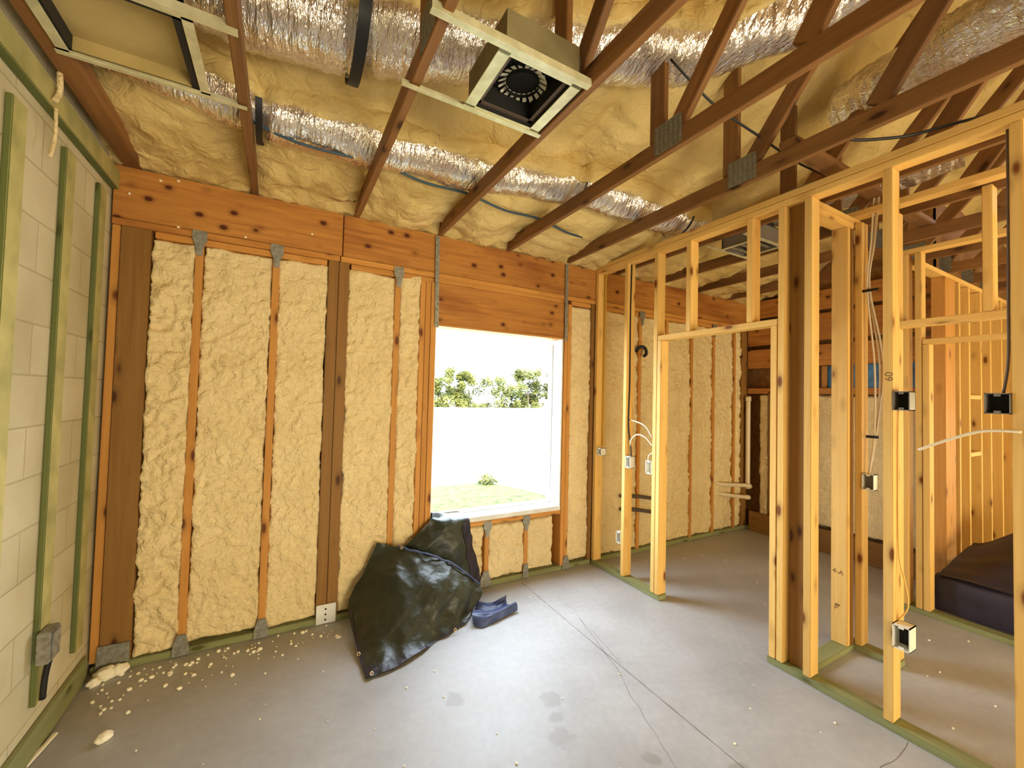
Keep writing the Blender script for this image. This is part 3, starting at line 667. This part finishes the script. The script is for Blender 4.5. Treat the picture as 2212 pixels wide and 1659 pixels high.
st('door_header', P0, P1, -1.662, -.754, 2.022, 2.060, W_STUD, 'flat header board across the top of the nearer door frame', 'header')
ps(-1.052, -1.014, 2.062, ZP, 'left short stud above the door header')
ps(-1.508, -1.470, 2.062, ZP, 'right short stud above the door header')
ps(-1.660, -1.622, .04, 2.020, 'jack stud under the right end of the door header')
ps(-1.702, -1.664, .04, ZP, 'king stud on the right of the door frame')
ps(-1.845, -1.807, .04, ZP, 'bright partition stud just right of the door frame pair')
st('backing_stud', P1 - .040, P1 - .002, -1.800, -1.712, .04, ZP, W_POST, 'dark flat stud turned sideways behind the door frame pair', 'stud')
ps(-2.198, -2.160, .04, ZP, 'partition stud carrying the two switch boxes')
ps(-2.610, -2.572, .04, ZP, 'partition stud at the right edge of the picture')
ps(-3.02, -2.982, .04, ZP, 'partition stud just outside the right edge')
INK = plain('stamp_ink', lin((120, 84, 44)), .8)
def stamp(txt, parent, loc, size, roll):
    cu = bpy.data.curves.new('stamp', 'FONT'); cu.body = txt; cu.size = size; cu.align_x = 'CENTER'; cu.align_y = 'CENTER'
    tmp = bpy.data.objects.new('stamp_tmp', cu); me = bpy.data.meshes.new_from_object(tmp); bpy.data.objects.remove(tmp)
    # text faces -X: its local x runs along -Y, local y up, then rolled in the face plane
    mw = Matrix.Translation(loc) @ Matrix(((0, 0, -1, 0), (-1, 0, 0, 0), (0, 1, 0, 0), (0, 0, 0, 1))) @ Matrix.Rotation(roll, 4, 'Z')
    return link('grade_stamp', me, INK, parent, mw)
for o in [o for o in bpy.data.objects if o.get('label') == 'partition stud carrying the two switch boxes']: stamp('60', o, (P0 - .0008, -2.186, 1.694), .046, math.radians(90))
# stub wall of the closet
SY0, SY1 = -1.802, -1.713
st('closet_bottom_plate', P1 + .002, 4.698, SY0, SY1, 0, .038, W_PT, 'short green floor plate crossing from partition to closet corner', 'plate')
st('closet_top_plate', P1 + .002, 4.79, SY0, SY1, ZP + .001, 2.772, W_STUD, 'short top plate bridging partition and closet wall', 'plate')
st('closet_top_plate', P1 + .002, 4.698, SY0, SY1, ZP - .038, ZP - .001, W_STUD, 'lower short plate bridging partition and closet wall', 'plate')
st('closet_stud', 4.612, 4.650, SY0, SY1, .04, ZP - .04, W_STUD, 'wide-faced pale stud with dark marks at the closet corner', 'stud')
cs = [o for o in bpy.data.objects if o.get('label') == 'wide-faced pale stud with dark marks at the closet corner'][0]
stamp('4-A', cs, (4.611, -1.752, .486), .040, math.radians(-6)); stamp('-', cs, (4.611, -1.750, .288), .11, math.radians(-4)); stamp('P', cs, (4.611, -1.742, .258), .040, math.radians(-8))
st('closet_stud', 4.660, 4.697, SY0, SY1, .04, ZP - .04, W_POST, 'brown stud tight behind the wide-faced closet stud', 'stud')
B0, B1 = 4.702, 4.791
st('closet_stud', B0, B1, -1.842, -1.805, .04, ZP, W_STUD, 'orange closet wall stud carrying the cable bundle box', 'stud')
st('closet_bottom_plate', B0, B1, -2.02, -1.713, 0, .038, W_PT, 'short green floor plate of the closet wall behind the corner studs', 'plate')
st('closet_top_plate', B0, B1, -6.0, -1.713, 2.774, 2.812, W_STUD, 'long top plate of the closet wall parallel to the partition', 'plate')
st('closet_stud', B0, B1, -2.016, -1.978, .04, 2.02, W_STUD, 'jack stud of the closet door behind the switch box stud', 'stud')
st('closet_header', B0, B1, -2.95, -1.978, 2.022, 2.060, W_STUD, 'header board of the closet door at the right', 'header')
st('closet_stud', B0, B1, -2.400, -2.362, 2.062, ZP, W_STUD, 'short stud above the closet door header', 'stud')
st('closet_stud', B0, B1, -2.016, -1.978, 2.062, ZP, W_STUD, 'short stud at the left end of the closet door header', 'stud')
st('closet_stud', B0, B1, -2.99, -2.952, .04, ZP, W_STUD, 'closet wall stud past the right end of its door', 'stud')
# middle room wall
C0, C1 = 5.702, 5.791
st('bath_bottom_plate', C0, C1, -5.0, -1.66, 0, .038, W_PT, 'dull floor plate in front of the dark bathtub', 'plate')
st('bath_top_plate', C0, C1, -6.0, -1.66, ZP + .001, 2.772, W_STUD, 'top plate of the bathroom wall above the dark tub', 'plate')
st('bath_stud', C0, C1, -1.762, -1.722, .04, ZP, W_STUD, 'bathroom wall stud seen just right of the switch boxes', 'stud')
st('bath_stud', C0, C1, -1.712, -1.690, .04, ZP, W_REAR, 'thin bathroom wall stud behind the switch box cable', 'stud')
st('bath_stud', C0, C1, -1.838, -1.800, .04, ZP, W_STUD, 'brightly lit bathroom king stud left of the tub', 'stud')
st('bath_stud', C0, C1, -1.880, -1.842, .04, 2.02, W_STUD, 'bathroom jack stud touching the left end of the dark tub', 'stud')
st('bath_header', C0, C1, -2.9, -1.842, 2.022, 2.060, W_STUD, 'header board over the bathtub opening', 'header')
st('bath_stud', C0, C1, -2.94, -2.902, .04, ZP, W_STUD, 'bathroom wall stud at the far right of the tub opening', 'stud')
# wall running away behind the tub
D0, D1 = -1.800, -1.711
st('far_top_plate', C1 + .002, 9.0, D0, D1, ZP - .07, ZP - .032, W_STUD, 'top plate of the receding wall behind the tub', 'plate')
st('far_bottom_plate', C1 + .002, 9.0, D0, D1, 0, .038, W_PT, 'floor plate of the receding wall behind the tub', 'plate')
st('wide_post', 6.36, 6.60, D0, D1, .04, ZP - .072, W_REAR, 'wide built-up post at the near end of the receding wall', 'post')
for i, x in enumerate((6.70, 6.96, 7.30, 7.60, 7.98, 8.36)):
    st('far_stud', x, x + .038, D0, D1, .04, ZP - .072, W_STUD, ['first', 'second', 'third', 'fourth', 'fifth', 'sixth'][i] + ' stud of the receding wall behind the tub, counted from its post', 'stud')
st('blocking', 7.0, 7.298, D0, D1 - .03, 1.63, 1.668, W_STUD, 'upper short block nailed between studs behind the tub', 'block')
st('blocking', 7.0, 7.298, D0, D1 - .03, 1.10, 1.138, W_STUD, 'lower short block nailed between studs behind the tub', 'block')

# right exterior wall
RX = X2
st('wall_header', RX, RX + .04, -1.70, -.004, 2.24, 2.53, W_BEAM, 'upper wide header on the far right wall above the blue windows', 'header')
st('wall_header', RX, RX + .04, -1.70, -.004, 1.965, 2.19, W_BEAM, 'lower wide header directly above the blue windows', 'header')
st('wall_beam', RX - .002, RX + .04, -1.70, -.004, 2.57, ZT, W_BEAM, 'top beam of the far right wall below the trusses', 'beam')
st('rough_sill', RX, RX + .14, -1.70, -.004, 1.655, 1.72, W_BEAM, 'brown sill under the row of blue windows', 'sill')
for (a, b, n) in ((-.30, -.26, 'nearest the back corner'), (-.70, -.66, 'left of the blue windows'), (-1.02, -.98, 'below the first blue window'), (-1.40, -1.36, 'below the second blue window'), (-1.70, -1.66, 'below the last blue window')):
    st('wall_stud', RX, RX + .14, a, b, .04, 1.653, W_POST, 'far right wall stud ' + n, 'stud')
for (a, b, n) in ((.14, .26, 'in the back corner of the side room'), (.30, .66, 'left of the blue windows on the far wall'), (.70, .98, 'under the first blue window'), (1.02, 1.36, 'under the second blue window'), (1.40, 1.66, 'under the last blue window')):
    foam(a, b, .25 if a > .3 else .06, 1.65, 'brownish foam panel ' + n, (0, 0), int(a * 50) + 20, .8, .02, 'x', RX, .02)
for (a, b) in ((-.80, -.30), (-.30, -.004)): pass
st('bottom_plate', RX - .02, RX + .12, -1.66, -.01, 0, .04, W_PT, 'floor plate along the far right wall', 'plate')
st('base_board', RX - .045, RX - .022, -1.66, -.06, 0, .235, W_POST, 'wide brown board lying against the foot of the far right wall', 'board')
wi = 2
for (a, b) in ((-.90, -.845), (-1.16, -.905), (-1.44, -1.165), (-1.66, -1.445)):
    pass
w2 = bpy.data.objects.new('window_2', None); COL.objects.link(w2); w2.location = (RX + .1, -1.2, 1.72); struct(w2)
rawbox('blue_film', RX + .11, RX + .115, -1.655, -.78, 1.722, 1.962, BLUE, w2)
for y in (-1.655, -1.30, -1.0, -.80): lum('window_frame', RX + .07, RX + .108, y - .02, y + .02, 1.722, 1.962, W_REAR, w2)
# ------------------------------------------------------------------ tub
def tub():
    t = empty('bathtub', (6.2, -2.6, 0), 'dark covered bathtub standing behind the bathroom floor plate', 'bathtub')
    prof = []
    def shell(u, v):
        # v along length (-1.9 .. -3.5), u across profile
        y = -1.86 - 1.6 * v
        P = [(5.84, .03), (5.835, .22), (5.85, .27), (5.93, .285), (5.99, .25), (6.04, .12), (6.12, .07), (6.3, .065), (6.42, .10), (6.47, .25), (6.50, .285), (6.60, .285)]
        k = u * (len(P) - 1); i = min(int(k), len(P) - 2); f = k - i
        x = P[i][0] * (1 - f) + P[i + 1][0] * f; z = P[i][1] * (1 - f) + P[i + 1][1] * f
        e = min(v, 1 - v); lift = max(0, 1 - e / .12)
        if z < .26 and .3 < u < .85: z = z + (.27 - z) * lift ** .6
        return (x, y, z + .008 * noise.noise(Vector((x * 6, y * 6, 0))))
    vs, fs = grid(44, 60, shell); meshobj('tub_shell', vs, fs, TUBM, t)
    def cover(u, v):
        y = -1.88 - 1.6 * v; x = 5.86 + .83 * u
        rise = min(1, v / .22); rise = rise * rise * (3 - 2 * rise)
        h = .292 + (.33 * max(0, u - .05) ** .8) * (.35 + .65 * rise)
        return (x, y, h + .02 * noise.noise(Vector((x * 5, y * 4, 2))))
    vs, fs = grid(30, 50, cover); meshobj('draped_cover', vs, fs, TUBM, t)
tub()

# ------------------------------------------------------------------ tarp
FR = [[(2.108, -.03, .497), (2.253, -.10, .465), (2.421, -.16, .41), (2.601, -.20, .328), (2.819, -.22, .143)],
      [(2.001, -.06, .294), (2.175, -.25, .32), (2.356, -.33, .286), (2.56, -.36, .226), (2.816, -.27, .104)],
      [(1.912, -.10, .144), (2.096, -.36, .176), (2.293, -.45, .158), (2.541, -.42, .096), (2.762, -.31, .056)],
      [(1.921, -.32, .057), (2.048, -.50, .060), (2.261, -.52, .062), (2.494, -.46, .050), (2.697, -.36, .026)],
      [(1.931, -.70, .010), (2.096, -.682, .010), (2.299, -.59, .010), (2.493, -.491, .010), (2.627, -.436, .010)]]
BK = [[(2.512, .17, .50), (2.58, .175, .48), (2.69, .175, .47), (2.79, .17, .48)],
      [(2.510, .14, .605), (2.58, .14, .60), (2.69, .14, .592), (2.79, .14, .592)],
      [(2.508, -.035, .630), (2.573, -.04, .617), (2.694, -.04, .600), (2.795, -.035, .585)],
      [(2.399, -.05, .534), (2.51, -.10, .531), (2.652, -.11, .514), (2.816, -.04, .473)],
      [(2.316, -.05, .462), (2.45, -.12, .441), (2.663, -.13, .384), (2.861, -.04, .304)],
      [(2.283, -.03, .394), (2.478, -.10, .32), (2.69, -.12, .221), (2.911, -.05, .090)],
      [(2.291, -.03, .20), (2.5, -.06, .12), (2.758, -.08, .05), (2.90, -.06, .03)]]
FP = [[(2.784, -.269, .05), (2.881, -.310, .035), (2.998, -.321, .07)], [(2.745, -.309, .02), (2.848, -.364, .012), (2.99, -.34, .022)],
      [(2.660, -.455, .07), (2.784, -.49, .06), (3.017, -.427, .055)], [(2.665, -.468, .008), (2.724, -.53, .006), (3.02, -.435, .006)]]
def cr(a, b, c, d, t): return .5 * ((2 * b) + (c - a) * t + (2 * a - 5 * b + 4 * c - d) * t * t + (3 * b - a - 3 * c + d) * t ** 3)
def surf(G, u, v):
    nr = len(G); nc = len(G[0])
    def row(r):
        k = u * (nc - 1); i = min(int(k), nc - 2); t = k - i; g = [Vector(p) for p in G[r]]
        return cr(g[max(i - 1, 0)], g[i], g[i + 1], g[min(i + 2, nc - 1)], t)
    k = v * (nr - 1); j = min(int(k), nr - 2); t = k - j
    return cr(row(max(j - 1, 0)), row(j), row(j + 1), row(min(j + 2, nr - 1)), t)
def crumple(p, s):
    # sharp creases: ridged noise at three sizes plus long hanging folds
    a = abs(noise.noise(p * 5 + Vector((s, 0, 0)))); b = abs(noise.noise(p * 11 + Vector((0, s, 0)))); c = abs(noise.noise(Vector((p.x * 3 + p.z * 2, p.y * 3, p.z * 2 + s)) * 2))
    f = noise.noise(Vector((p.x * 9 + p.z * 3, s, p.z * 1.5 - p.y))); g = abs(noise.noise(Vector((p.x * 4 - p.z * 5, s + 3, p.y * 2)) * 1.5))
    return .020 * (.25 - a) + .007 * (.25 - b) + .014 * (.25 - c) + .014 * f + .03 * (.2 - g)
tp = empty('tarp', (2.3, -.3, 0), 'dark olive tarp hanging over the window sill and heaped on the floor', 'tarp')
def sheet(name, G, nu, nv, m, seed, off=0, u0=0, u1=1, v0=0, v1=1, k=1.0, zmin=.004):
    def fn(u, v):
        u = u0 + (u1 - u0) * u; v = v0 + (v1 - v0) * v
        p = surf(G, u, v); e = .01
        du = surf(G, min(u + e, 1), v) - surf(G, max(u - e, 0), v); dv = surf(G, u, min(v + e, 1)) - surf(G, u, max(v - e, 0))
        n = du.cross(dv)
        if n.length < 1e-9: n = Vector((0, -1, 0))
        n.normalize()
        if n.y > 0: n = -n
        q = p + n * (crumple(p, seed) * k + off); q.z = max(q.z, zmin + off * .3); return q
    vs, fs = grid(nu, nv, fn); return meshobj(name, vs, fs, m, tp)
sheet('front_sheet', FR, 110, 110, TARP, 1.0)
sheet('hem_band', FR, 110, 12, HEM, 1.0, .003, v0=.93, v1=1.0)
sheet('hem_band', FR, 8, 60, HEM, 1.0, .003, u0=0, u1=.045, v0=.55)
sheet('sill_fold', BK, 70, 120, TARP, 4.0, k=.8)
sheet('edge_fold', BK, 16, 90, HEM, 4.0, .004, u0=.82, u1=1.0, v0=.35, v1=.9, k=.8)
sheet('blue_flap', FP, 60, 50, TARPB, 9.0, k=.5)
tube('crest_highlight', [surf(FR, .22 + .78 * i / 14, 0) + Vector((0, -.012 + .012 * noise.noise(Vector((i * .9, 0, 0))), .004 + .016 * noise.noise(Vector((i * .7, 3, 0))))) for i in range(15)], .0075, TARPB, tp, 8, 4)  # paler tube on the folded crest, painting in its bright reflection line
def grommet(p, r=.008):
    vs = []; fs = []; a1 = Vector((1, 0, 0)); a2 = Vector((0, .35, .94)).normalized(); n = a1.cross(a2)
    for i in range(16):
        a = i * math.pi / 8
        for k in range(6):
            b = k * math.pi / 3; rr = r + r * .35 * math.cos(b); vs.append(Vector(p) + (a1 * math.cos(a) + a2 * math.sin(a)) * rr + n * r * .35 * math.sin(b))
    for i in range(16):
        for k in range(6): fs.append((i * 6 + k, ((i + 1) % 16) * 6 + k, ((i + 1) % 16) * 6 + (k + 1) % 6, i * 6 + (k + 1) % 6))
    meshobj('grommet', vs, fs, BRASS, tp)
for p in ((1.962, -.695, .028), (2.52, -.505, .026), (1.925, -.50, .035), (2.25, -.14, .475), (2.845, -.065, .40)): grommet(p)

# ------------------------------------------------------------------ electrical and plumbing
def ebox(name, x0, x1_, y0, y1, z0, z1, m, lab, mouth='-x', inner=BLACK):
    t = empty(name, ((x0 + x1_) / 2, (y0 + y1) / 2, z0), lab, 'electrical box'); th = .004
    if mouth == '-x':
        parts = [(x0, x1_, y0, y0 + th, z0, z1), (x0, x1_, y1 - th, y1, z0, z1), (x0, x1_, y0, y1, z0, z0 + th), (x0, x1_, y0, y1, z1 - th, z1), (x1_ - th, x1_, y0, y1, z0, z1)]
        b = rawmulti('box_body', parts, m); ins = rawbox('box_inside', x1_ - th - .003, x1_ - th - .001, y0 + th, y1 - th, z0 + th, z1 - th, inner)
        tabs = [lum('screw_tab', x0 - .001, x0 + .004, (y0 + y1) / 2 - .010, (y0 + y1) / 2 + .010, z0 + th, z0 + .014, m), lum('screw_tab', x0 - .001, x0 + .004, (y0 + y1) / 2 - .010, (y0 + y1) / 2 + .010, z1 - .014, z1 - th, m)]
    else:
        parts = [(x0, x0 + th, y0, y1, z0, z1), (x1_ - th, x1_, y0, y1, z0, z1), (x0, x1_, y0, y1, z0, z0 + th), (x0, x1_, y0, y1, z1 - th, z1), (x0, x1_, y1 - th, y1, z0, z1)]
        b = rawmulti('box_body', parts, m); ins = rawbox('box_inside', x0 + th, x1_ - th, y1 - th - .003, y1 - th - .001, z0 + th, z1 - th, inner); tabs = []
    for o in [b, ins] + tabs:
        mw = parent_world(o); o.parent = t; o.matrix_parent_inverse = parent_world(t).inverted()
    return t
ebox('outlet_box', P0 - .012, P0 + .065, -2.262, -2.199, .405, .515, WHITEP, 'white outlet box low on the partition stud at right')
ebox('switch_box', P0 - .004, P0 + .065, -2.262, -2.199, 1.530, 1.622, GREYP, 'dark switch box at mid height on the partition stud, above the white outlet box')
ebox('switch_box', P0 - .006, P0 + .065, -2.571, -2.498, 1.528, 1.615, GREYP, 'grey translucent switch box at the right edge of the picture')
ebox('outlet_box', P0 + .0, P0 + .06, -.482, -.425, .965, 1.065, WHITEP, 'white box with black cable on the stud near the corner')
ebox('outlet_box', P0 + .0, P0 + .06, -.385, -.330, .30, .40, WHITEP, 'small outlet box near the floor beyond the corner stud', inner=GREYP)
ebox('outlet_box', P0 + .0, P0 + .05, -.713, -.650, .955, 1.06, WHITEP, 'white box hanging on the left side of the door frame', inner=WHITEP)
ebox('outlet_box', P0 + .01, P0 + .07, -.110, -.050, 1.02, 1.09, WHITEP, 'pale box below the yellow strip in the partition corner', inner=WHITEP)
ebox('outlet_box', B0 - .004, B0 + .05, -1.905, -1.843, 1.02, 1.12, WHITEP, 'white box at the lower end of the cable bundle', inner=GREYP)
def wire(name, pts, r, m, lab, cat='cable', seg=8): return tag(tube(name, pts, r, m, None, seg, 6), lab, cat)
wire('black_cable', [(4.11, -.430, ZP - .01), (4.105, -.428, 2.3), (4.108, -.430, 1.7), (4.10, -.430, 1.35), (4.11, -.445, 1.18), (4.115, -.455, 1.062)], .006, BLKM, 'black cable running down the stud into the white box near the corner')
wire('white_cable', [(4.12, -.425, 1.37), (4.11, -.52, 1.36), (4.10, -.62, 1.33), (4.09, -.70, 1.25)], .006, WIRE, 'upper white cable looping from stud to door frame')
wire('white_cable', [(4.12, -.44, 1.12), (4.10, -.46, 1.20), (4.10, -.53, 1.255), (4.10, -.62, 1.24), (4.09, -.705, 1.18)], .006, WIRE, 'lower white cable looping from box to door frame')
wire('white_cable', [(4.09, -.712, 1.13), (4.085, -.675, 1.10), (4.09, -.665, 1.055)], .006, WIRE, 'short white cable entering the box on the door frame')
wire('black_cable', [(4.115, -2.205, .52), (4.115, -2.24, .60), (4.12, -2.225, .72), (4.12, -2.205, .85), (4.12, -2.203, 1.30), (4.12, -2.205, 1.53)], .0035, W_STUD, 'thin pale cable joining the two boxes on the right partition stud')
wire('white_cable', [(4.06, -2.60, 1.46), (4.05, -2.50, 1.455), (4.045, -2.40, 1.41), (4.04, -2.30, 1.352)], .006, WIRE, 'loose white cable end curving left from the right-edge stud')
wire('brown_cable', [(4.10, -2.545, 1.61), (4.10, -2.56, 1.75), (4.10, -2.562, 2.0), (4.10, -2.564, 2.35), (4.10, -2.564, ZP - .01)], .005, GREYBR, 'brown cable rising from the switch box at the right edge')
for i, (dx, dy) in enumerate(((0, 0), (.012, -.014), (.005, -.028))):
    wire('white_cable', [(B0 + .03 + dx, -1.90 + dy, 3.0), (B0 + .03 + dx, -1.88 + dy * .6, 2.6), (B0 + .02 + dx, -1.862 + dy * .4, 2.30), (B0 + .02 + dx, -1.90 + dy * 1.6, 1.8), (B0 + .02 + dx, -1.898 + dy * .3, 1.36), (B0 + .02, -1.872, 1.12)], .0055, WIRE, ['leftmost', 'rightmost', 'middle'][i] + ' cable of the bundle hanging beside the closet stud')
tag(lum('cable_stacker', B0 + .005, B0 + .012, -1.925, -1.835, 2.272, 2.288, BLKM), 'upper black clip bar holding the cable bundle', 'cable clip')
tag(lum('cable_stacker', B0 + .005, B0 + .012, -1.925, -1.860, 1.345, 1.362, BLKM), 'lower black clip bar holding the cable bundle', 'cable clip')
wire('black_hose', [(4.63, .01, 2.04), (4.63, -.03, 2.075), (4.665, -.05, 2.085), (4.705, -.05, 2.06), (4.71, -.05, 2.015), (4.68, -.05, 1.99)], .016, BLKM, 'short black hose curling out of the foam beyond the partition', 'hose', 10)
wire('blue_cable', [(1.29, -.66, 2.877), (1.50, -.66, 2.835), (1.75, -.64, 2.85), (1.90, -.62, 2.877), (2.20, -.59, 2.85), (2.50, -.55, 2.877), (2.8, -.52, 2.85), (3.11, -.48, 2.877), (3.4, -.44, 2.85), (3.72, -.38, 2.877)], .008, BLUEC, 'dark blue cable draped across the trusses near the window wall')
wire('black_cable', [(3.74, -2.03, 2.86), (3.866, -2.132, 2.835), (3.95, -2.192, 2.835), (4.05, -2.28, 2.84), (4.13, -2.42, 2.85), (4.34, -2.7, 2.88)], .007, BLKM, 'black cable sagging between the last truss and the partition plate')
wire('black_cable', [(3.11, -1.66, 3.25), (3.4, -1.70, 3.10), (3.72, -1.76, 3.0), (4.0, -1.80, 2.93), (4.34, -1.85, 2.90)], .006, BLKM, 'thin black cable crossing the truss webs above the connector plates')
def pipe(pts, r, m, lab, caps=()):
    o = tag(tube('drain_pipe', pts, r, m, None, 14, 5), lab, 'pipe')
    for c in caps: tube('pipe_fitting', c, r * 1.25, m, o, 14, 2)
    return o
pipe([(6.475, -.05, .50), (6.475, -.05, 1.0), (6.475, -.05, 1.60)], .026, PVC, 'tall vertical white pipe in the far corner of the side room', [[(6.475, -.05, 1.56), (6.475, -.05, 1.62)], [(6.475, -.05, .50), (6.475, -.05, .56)]])
pipe([(5.98, .03, .585), (6.04, -.03, .58), (6.2, -.05, .565), (6.40, -.06, .545), (6.475, -.07, .53)], .024, PVC, 'upper horizontal white pipe joining the tall pipe', [[(6.44, -.065, .54), (6.49, -.07, .528)]])
pipe([(5.98, .03, .48), (6.04, -.04, .465), (6.2, -.07, .44), (6.40, -.09, .41)], .022, PVC, 'lower horizontal white pipe with rounded end cap', [[(6.38, -.088, .415), (6.43, -.094, .405)]])
pipe([(4.42, -.03, .60), (4.65, -.035, .575), (4.88, -.04, .53)], .018, GREYBR, 'upper brown pipe lying on the foam behind the partition studs')
pipe([(4.42, -.03, .47), (4.65, -.035, .44), (4.88, -.04, .39)], .018, GREYBR, 'lower brown pipe lying on the foam behind the partition studs')
# dried drips of foam hanging at the left truss
for (x, y, z, l, lab) in ((.672, -.77, 2.78, .12, 'upper dried foam drip hanging beside the left truss'), (.665, -.765, 2.64, .20, 'long thin dried foam drip below the green ledger board')):
    wire('foam_drip', [(x, y, z), (x + .004, y - .004, z - l * .3), (x - .002, y + .012, z - l * .6), (x - .004, y - .012, z - l)], .010 if l < .15 else .006, FOAM, lab, 'foam drip')

# ------------------------------------------------------------------ foam debris on the floor
def lumpmesh(seed, el=1.0):
    bm = bmesh.new(); bmesh.ops.create_icosphere(bm, subdivisions=3, radius=1)
    for v in bm.verts:
        n = noise.noise(v.co * 1.7 + Vector((seed * 7.3, 0, 0))); n2 = noise.noise(v.co * 4 + Vector((0, seed, 0)))
        v.co *= 1 + .38 * n + .14 * n2; v.co.z *= .8; v.co.x *= el
    zm = min(v.co.z for v in bm.verts)
    for v in bm.verts: v.co.z = max(v.co.z, zm * .7) - zm * .7
    me = bpy.data.meshes.new('crumb'); bm.to_mesh(me); bm.free(); smooth(me); me.materials.append(CRUMB); return me
LM = [lumpmesh(i, 1 + .14 * (i % 3)) for i in range(7)]
def lump(name, x, y, s, lab, cat, grp=None, i=0):
    o = bpy.data.objects.new(name, LM[i % 7]); COL.objects.link(o); o.location = (x, y, 0.0); o.scale = (s, s, s); o.rotation_euler = (0, 0, rnd.random() * 6.28)
    return tag(o, lab, cat, grp)
lump('foam_chunk', .856, -.575, .024, 'round pale foam chunk on the floor, largest near the camera', 'foam chunk', None, 1)
lump('foam_chunk', .720, -.055, .040, 'cream foam lump heaped at the foot of the wide post', 'foam chunk', None, 2)
lump('foam_chunk', .772, -.045, .036, 'second cream foam lump at the foot of the wide post, nearer the panel', 'foam chunk', None, 3)
lump('foam_chunk', .688, -.105, .026, 'small foam lump trailing toward the block wall corner', 'foam chunk', None, 4)
tag(beam('wood_shim', (.632, -.62, .010), (.662, -.44, .010), (1, 0, 0), .018, .010, CRUMB), 'pale thin stick on the floor beside the block wall', 'stick')
L1 = 'small crumb of cream foam on the floor along the foam wall'
for i in range(120):
    x = .72 + rnd.random() ** 1.2 * 1.15; y = -.03 - abs(rnd.gauss(0, .14)) - (.0 if x > 1.2 else .05 * rnd.random())
    lump('foam_crumb', x, y, .003 + .0075 * rnd.random() ** 2.2, L1, 'foam crumb', 'foam crumbs along the foam wall', i)
L2 = 'tiny pale crumb scattered on the open concrete floor'
for i in range(70):
    x = .75 + rnd.random() * 3.2; y = -.3 - rnd.random() * 1.9
    if 1.85 < x < 3.1 and y > -.72: continue
    lump('floor_speck', x, y, .0022 + .003 * rnd.random() ** 2, L2, 'foam crumb', 'pale crumbs on the open floor', i)
L3 = 'tiny pale crumb on the floor beyond the partition'
for i in range(22):
    lump('floor_speck', 4.25 + rnd.random() * 1.6, -.3 - rnd.random() * 2.2, .003 + .003 * rnd.random(), L3, 'foam crumb', 'pale crumbs beyond the partition', i)
for (x, z) in ((.70, 2.63), (.83, 2.74), (.91, 2.76), (1.62, 2.60), (.92, 2.49), (1.25, 2.50)):
    o = bpy.data.objects.new('foam_splatter', LM[int(x * 10) % 7]); COL.objects.link(o); o.location = (x, -.001, z); o.scale = (.006,) * 3; o.rotation_euler = (R90, 0, 0)
    tag(o, 'white dot of foam splashed on the left wide beam', 'foam splatter', 'foam splatters on the beam')

# ------------------------------------------------------------------ outdoors
G = rawbox('ground', -12, 60, .2, 60, -.5, -.31, PAVE); struct(G)
def lawn_fn(u, v):
    x = -6 + 12.1 * u; far = 4.95 - 1.9 * max(0, (x - 4.9) / 1.1) ** 3
    return (x, .22 + (far - .22) * v, -.30 + .012 * noise.noise(Vector((x * 9, v * 30, 0))))
vs, fs = grid(160, 40, lawn_fn); lw = meshobj('lawn', vs, fs, GRASS); tag(lw, 'sunlit green lawn seen through the window', 'lawn', None, 'stuff')
fn_ = empty('fence', (9, 9.5, -.3), 'tall white fence beyond the lawn outside the window', 'fence')
rawbox('fence_panel', -6, 24, 9.5, 9.56, -.3, 1.09, FENCEM, fn_); lum('top_rail', -6, 24, 9.47, 9.59, 1.09, 1.13, FENCEM, fn_)
def shrub(x, y, z0, h, r, lab, n=2600, s=.07, name='shrub', trunk=True):
    t = empty(name, (x, y, z0), lab, 'shrub' if name == 'shrub' else 'bush')
    vs = []; fs = []; rr = random.Random(int(x * 100))
    cl = [(x + rr.uniform(-r, r) * .8, y + rr.uniform(-r, r) * .5, z0 + h * (.40 + .52 * rr.random() ** 1.4), r * rr.uniform(.22, .42)) for _ in range(30)]
    for i in range(n):
        c = cl[i % 30]; d = Vector((rr.gauss(0, 1), rr.gauss(0, 1), rr.gauss(0, 1))).normalized() * c[3] * rr.random() ** .4
        p = Vector(c[:3]) + d; a = Vector((rr.gauss(0, 1), rr.gauss(0, 1), rr.gauss(0, 1))).normalized(); b = a.orthogonal().normalized(); k = len(vs); q = s * (.6 + .7 * rr.random())
        vs += [p - a * q, p + b * q * .45, p + a * q, p - b * q * .45]; fs.append((k, k + 1, k + 2, k + 3))
    meshobj('foliage', vs, fs, LEAF, t, False)
    if trunk: tube('trunk', [(x, y, z0), (x + .05, y, z0 + h * .35), (x, y, z0 + h * .7)], lambda u: .07 * (1 - .6 * u), BARK, t)
for i, (x, h) in enumerate(((6.4, 3.0), (7.7, 2.9), (9.0, 2.75), (10.3, 3.1), (11.7, 3.3), (13.0, 3.3))):
    shrub(x, 11.2 + .2 * (i % 2), -.3, h, .74, ['leafy shrub above the fence, leftmost in the window view', 'second leafy shrub from the left above the fence', 'pale thin shrub in the middle above the fence', 'leafy shrub right of the middle above the fence', 'tall leafy shrub at the right of the window view', 'outermost leafy shrub behind the right window jamb'][i], 6000 if i == 2 else 9000, .055)
shrub(5.36, 4.80, -.44, .34, .24, 'small young bush at the far edge of the lawn', 500, .035, 'young_bush', False)
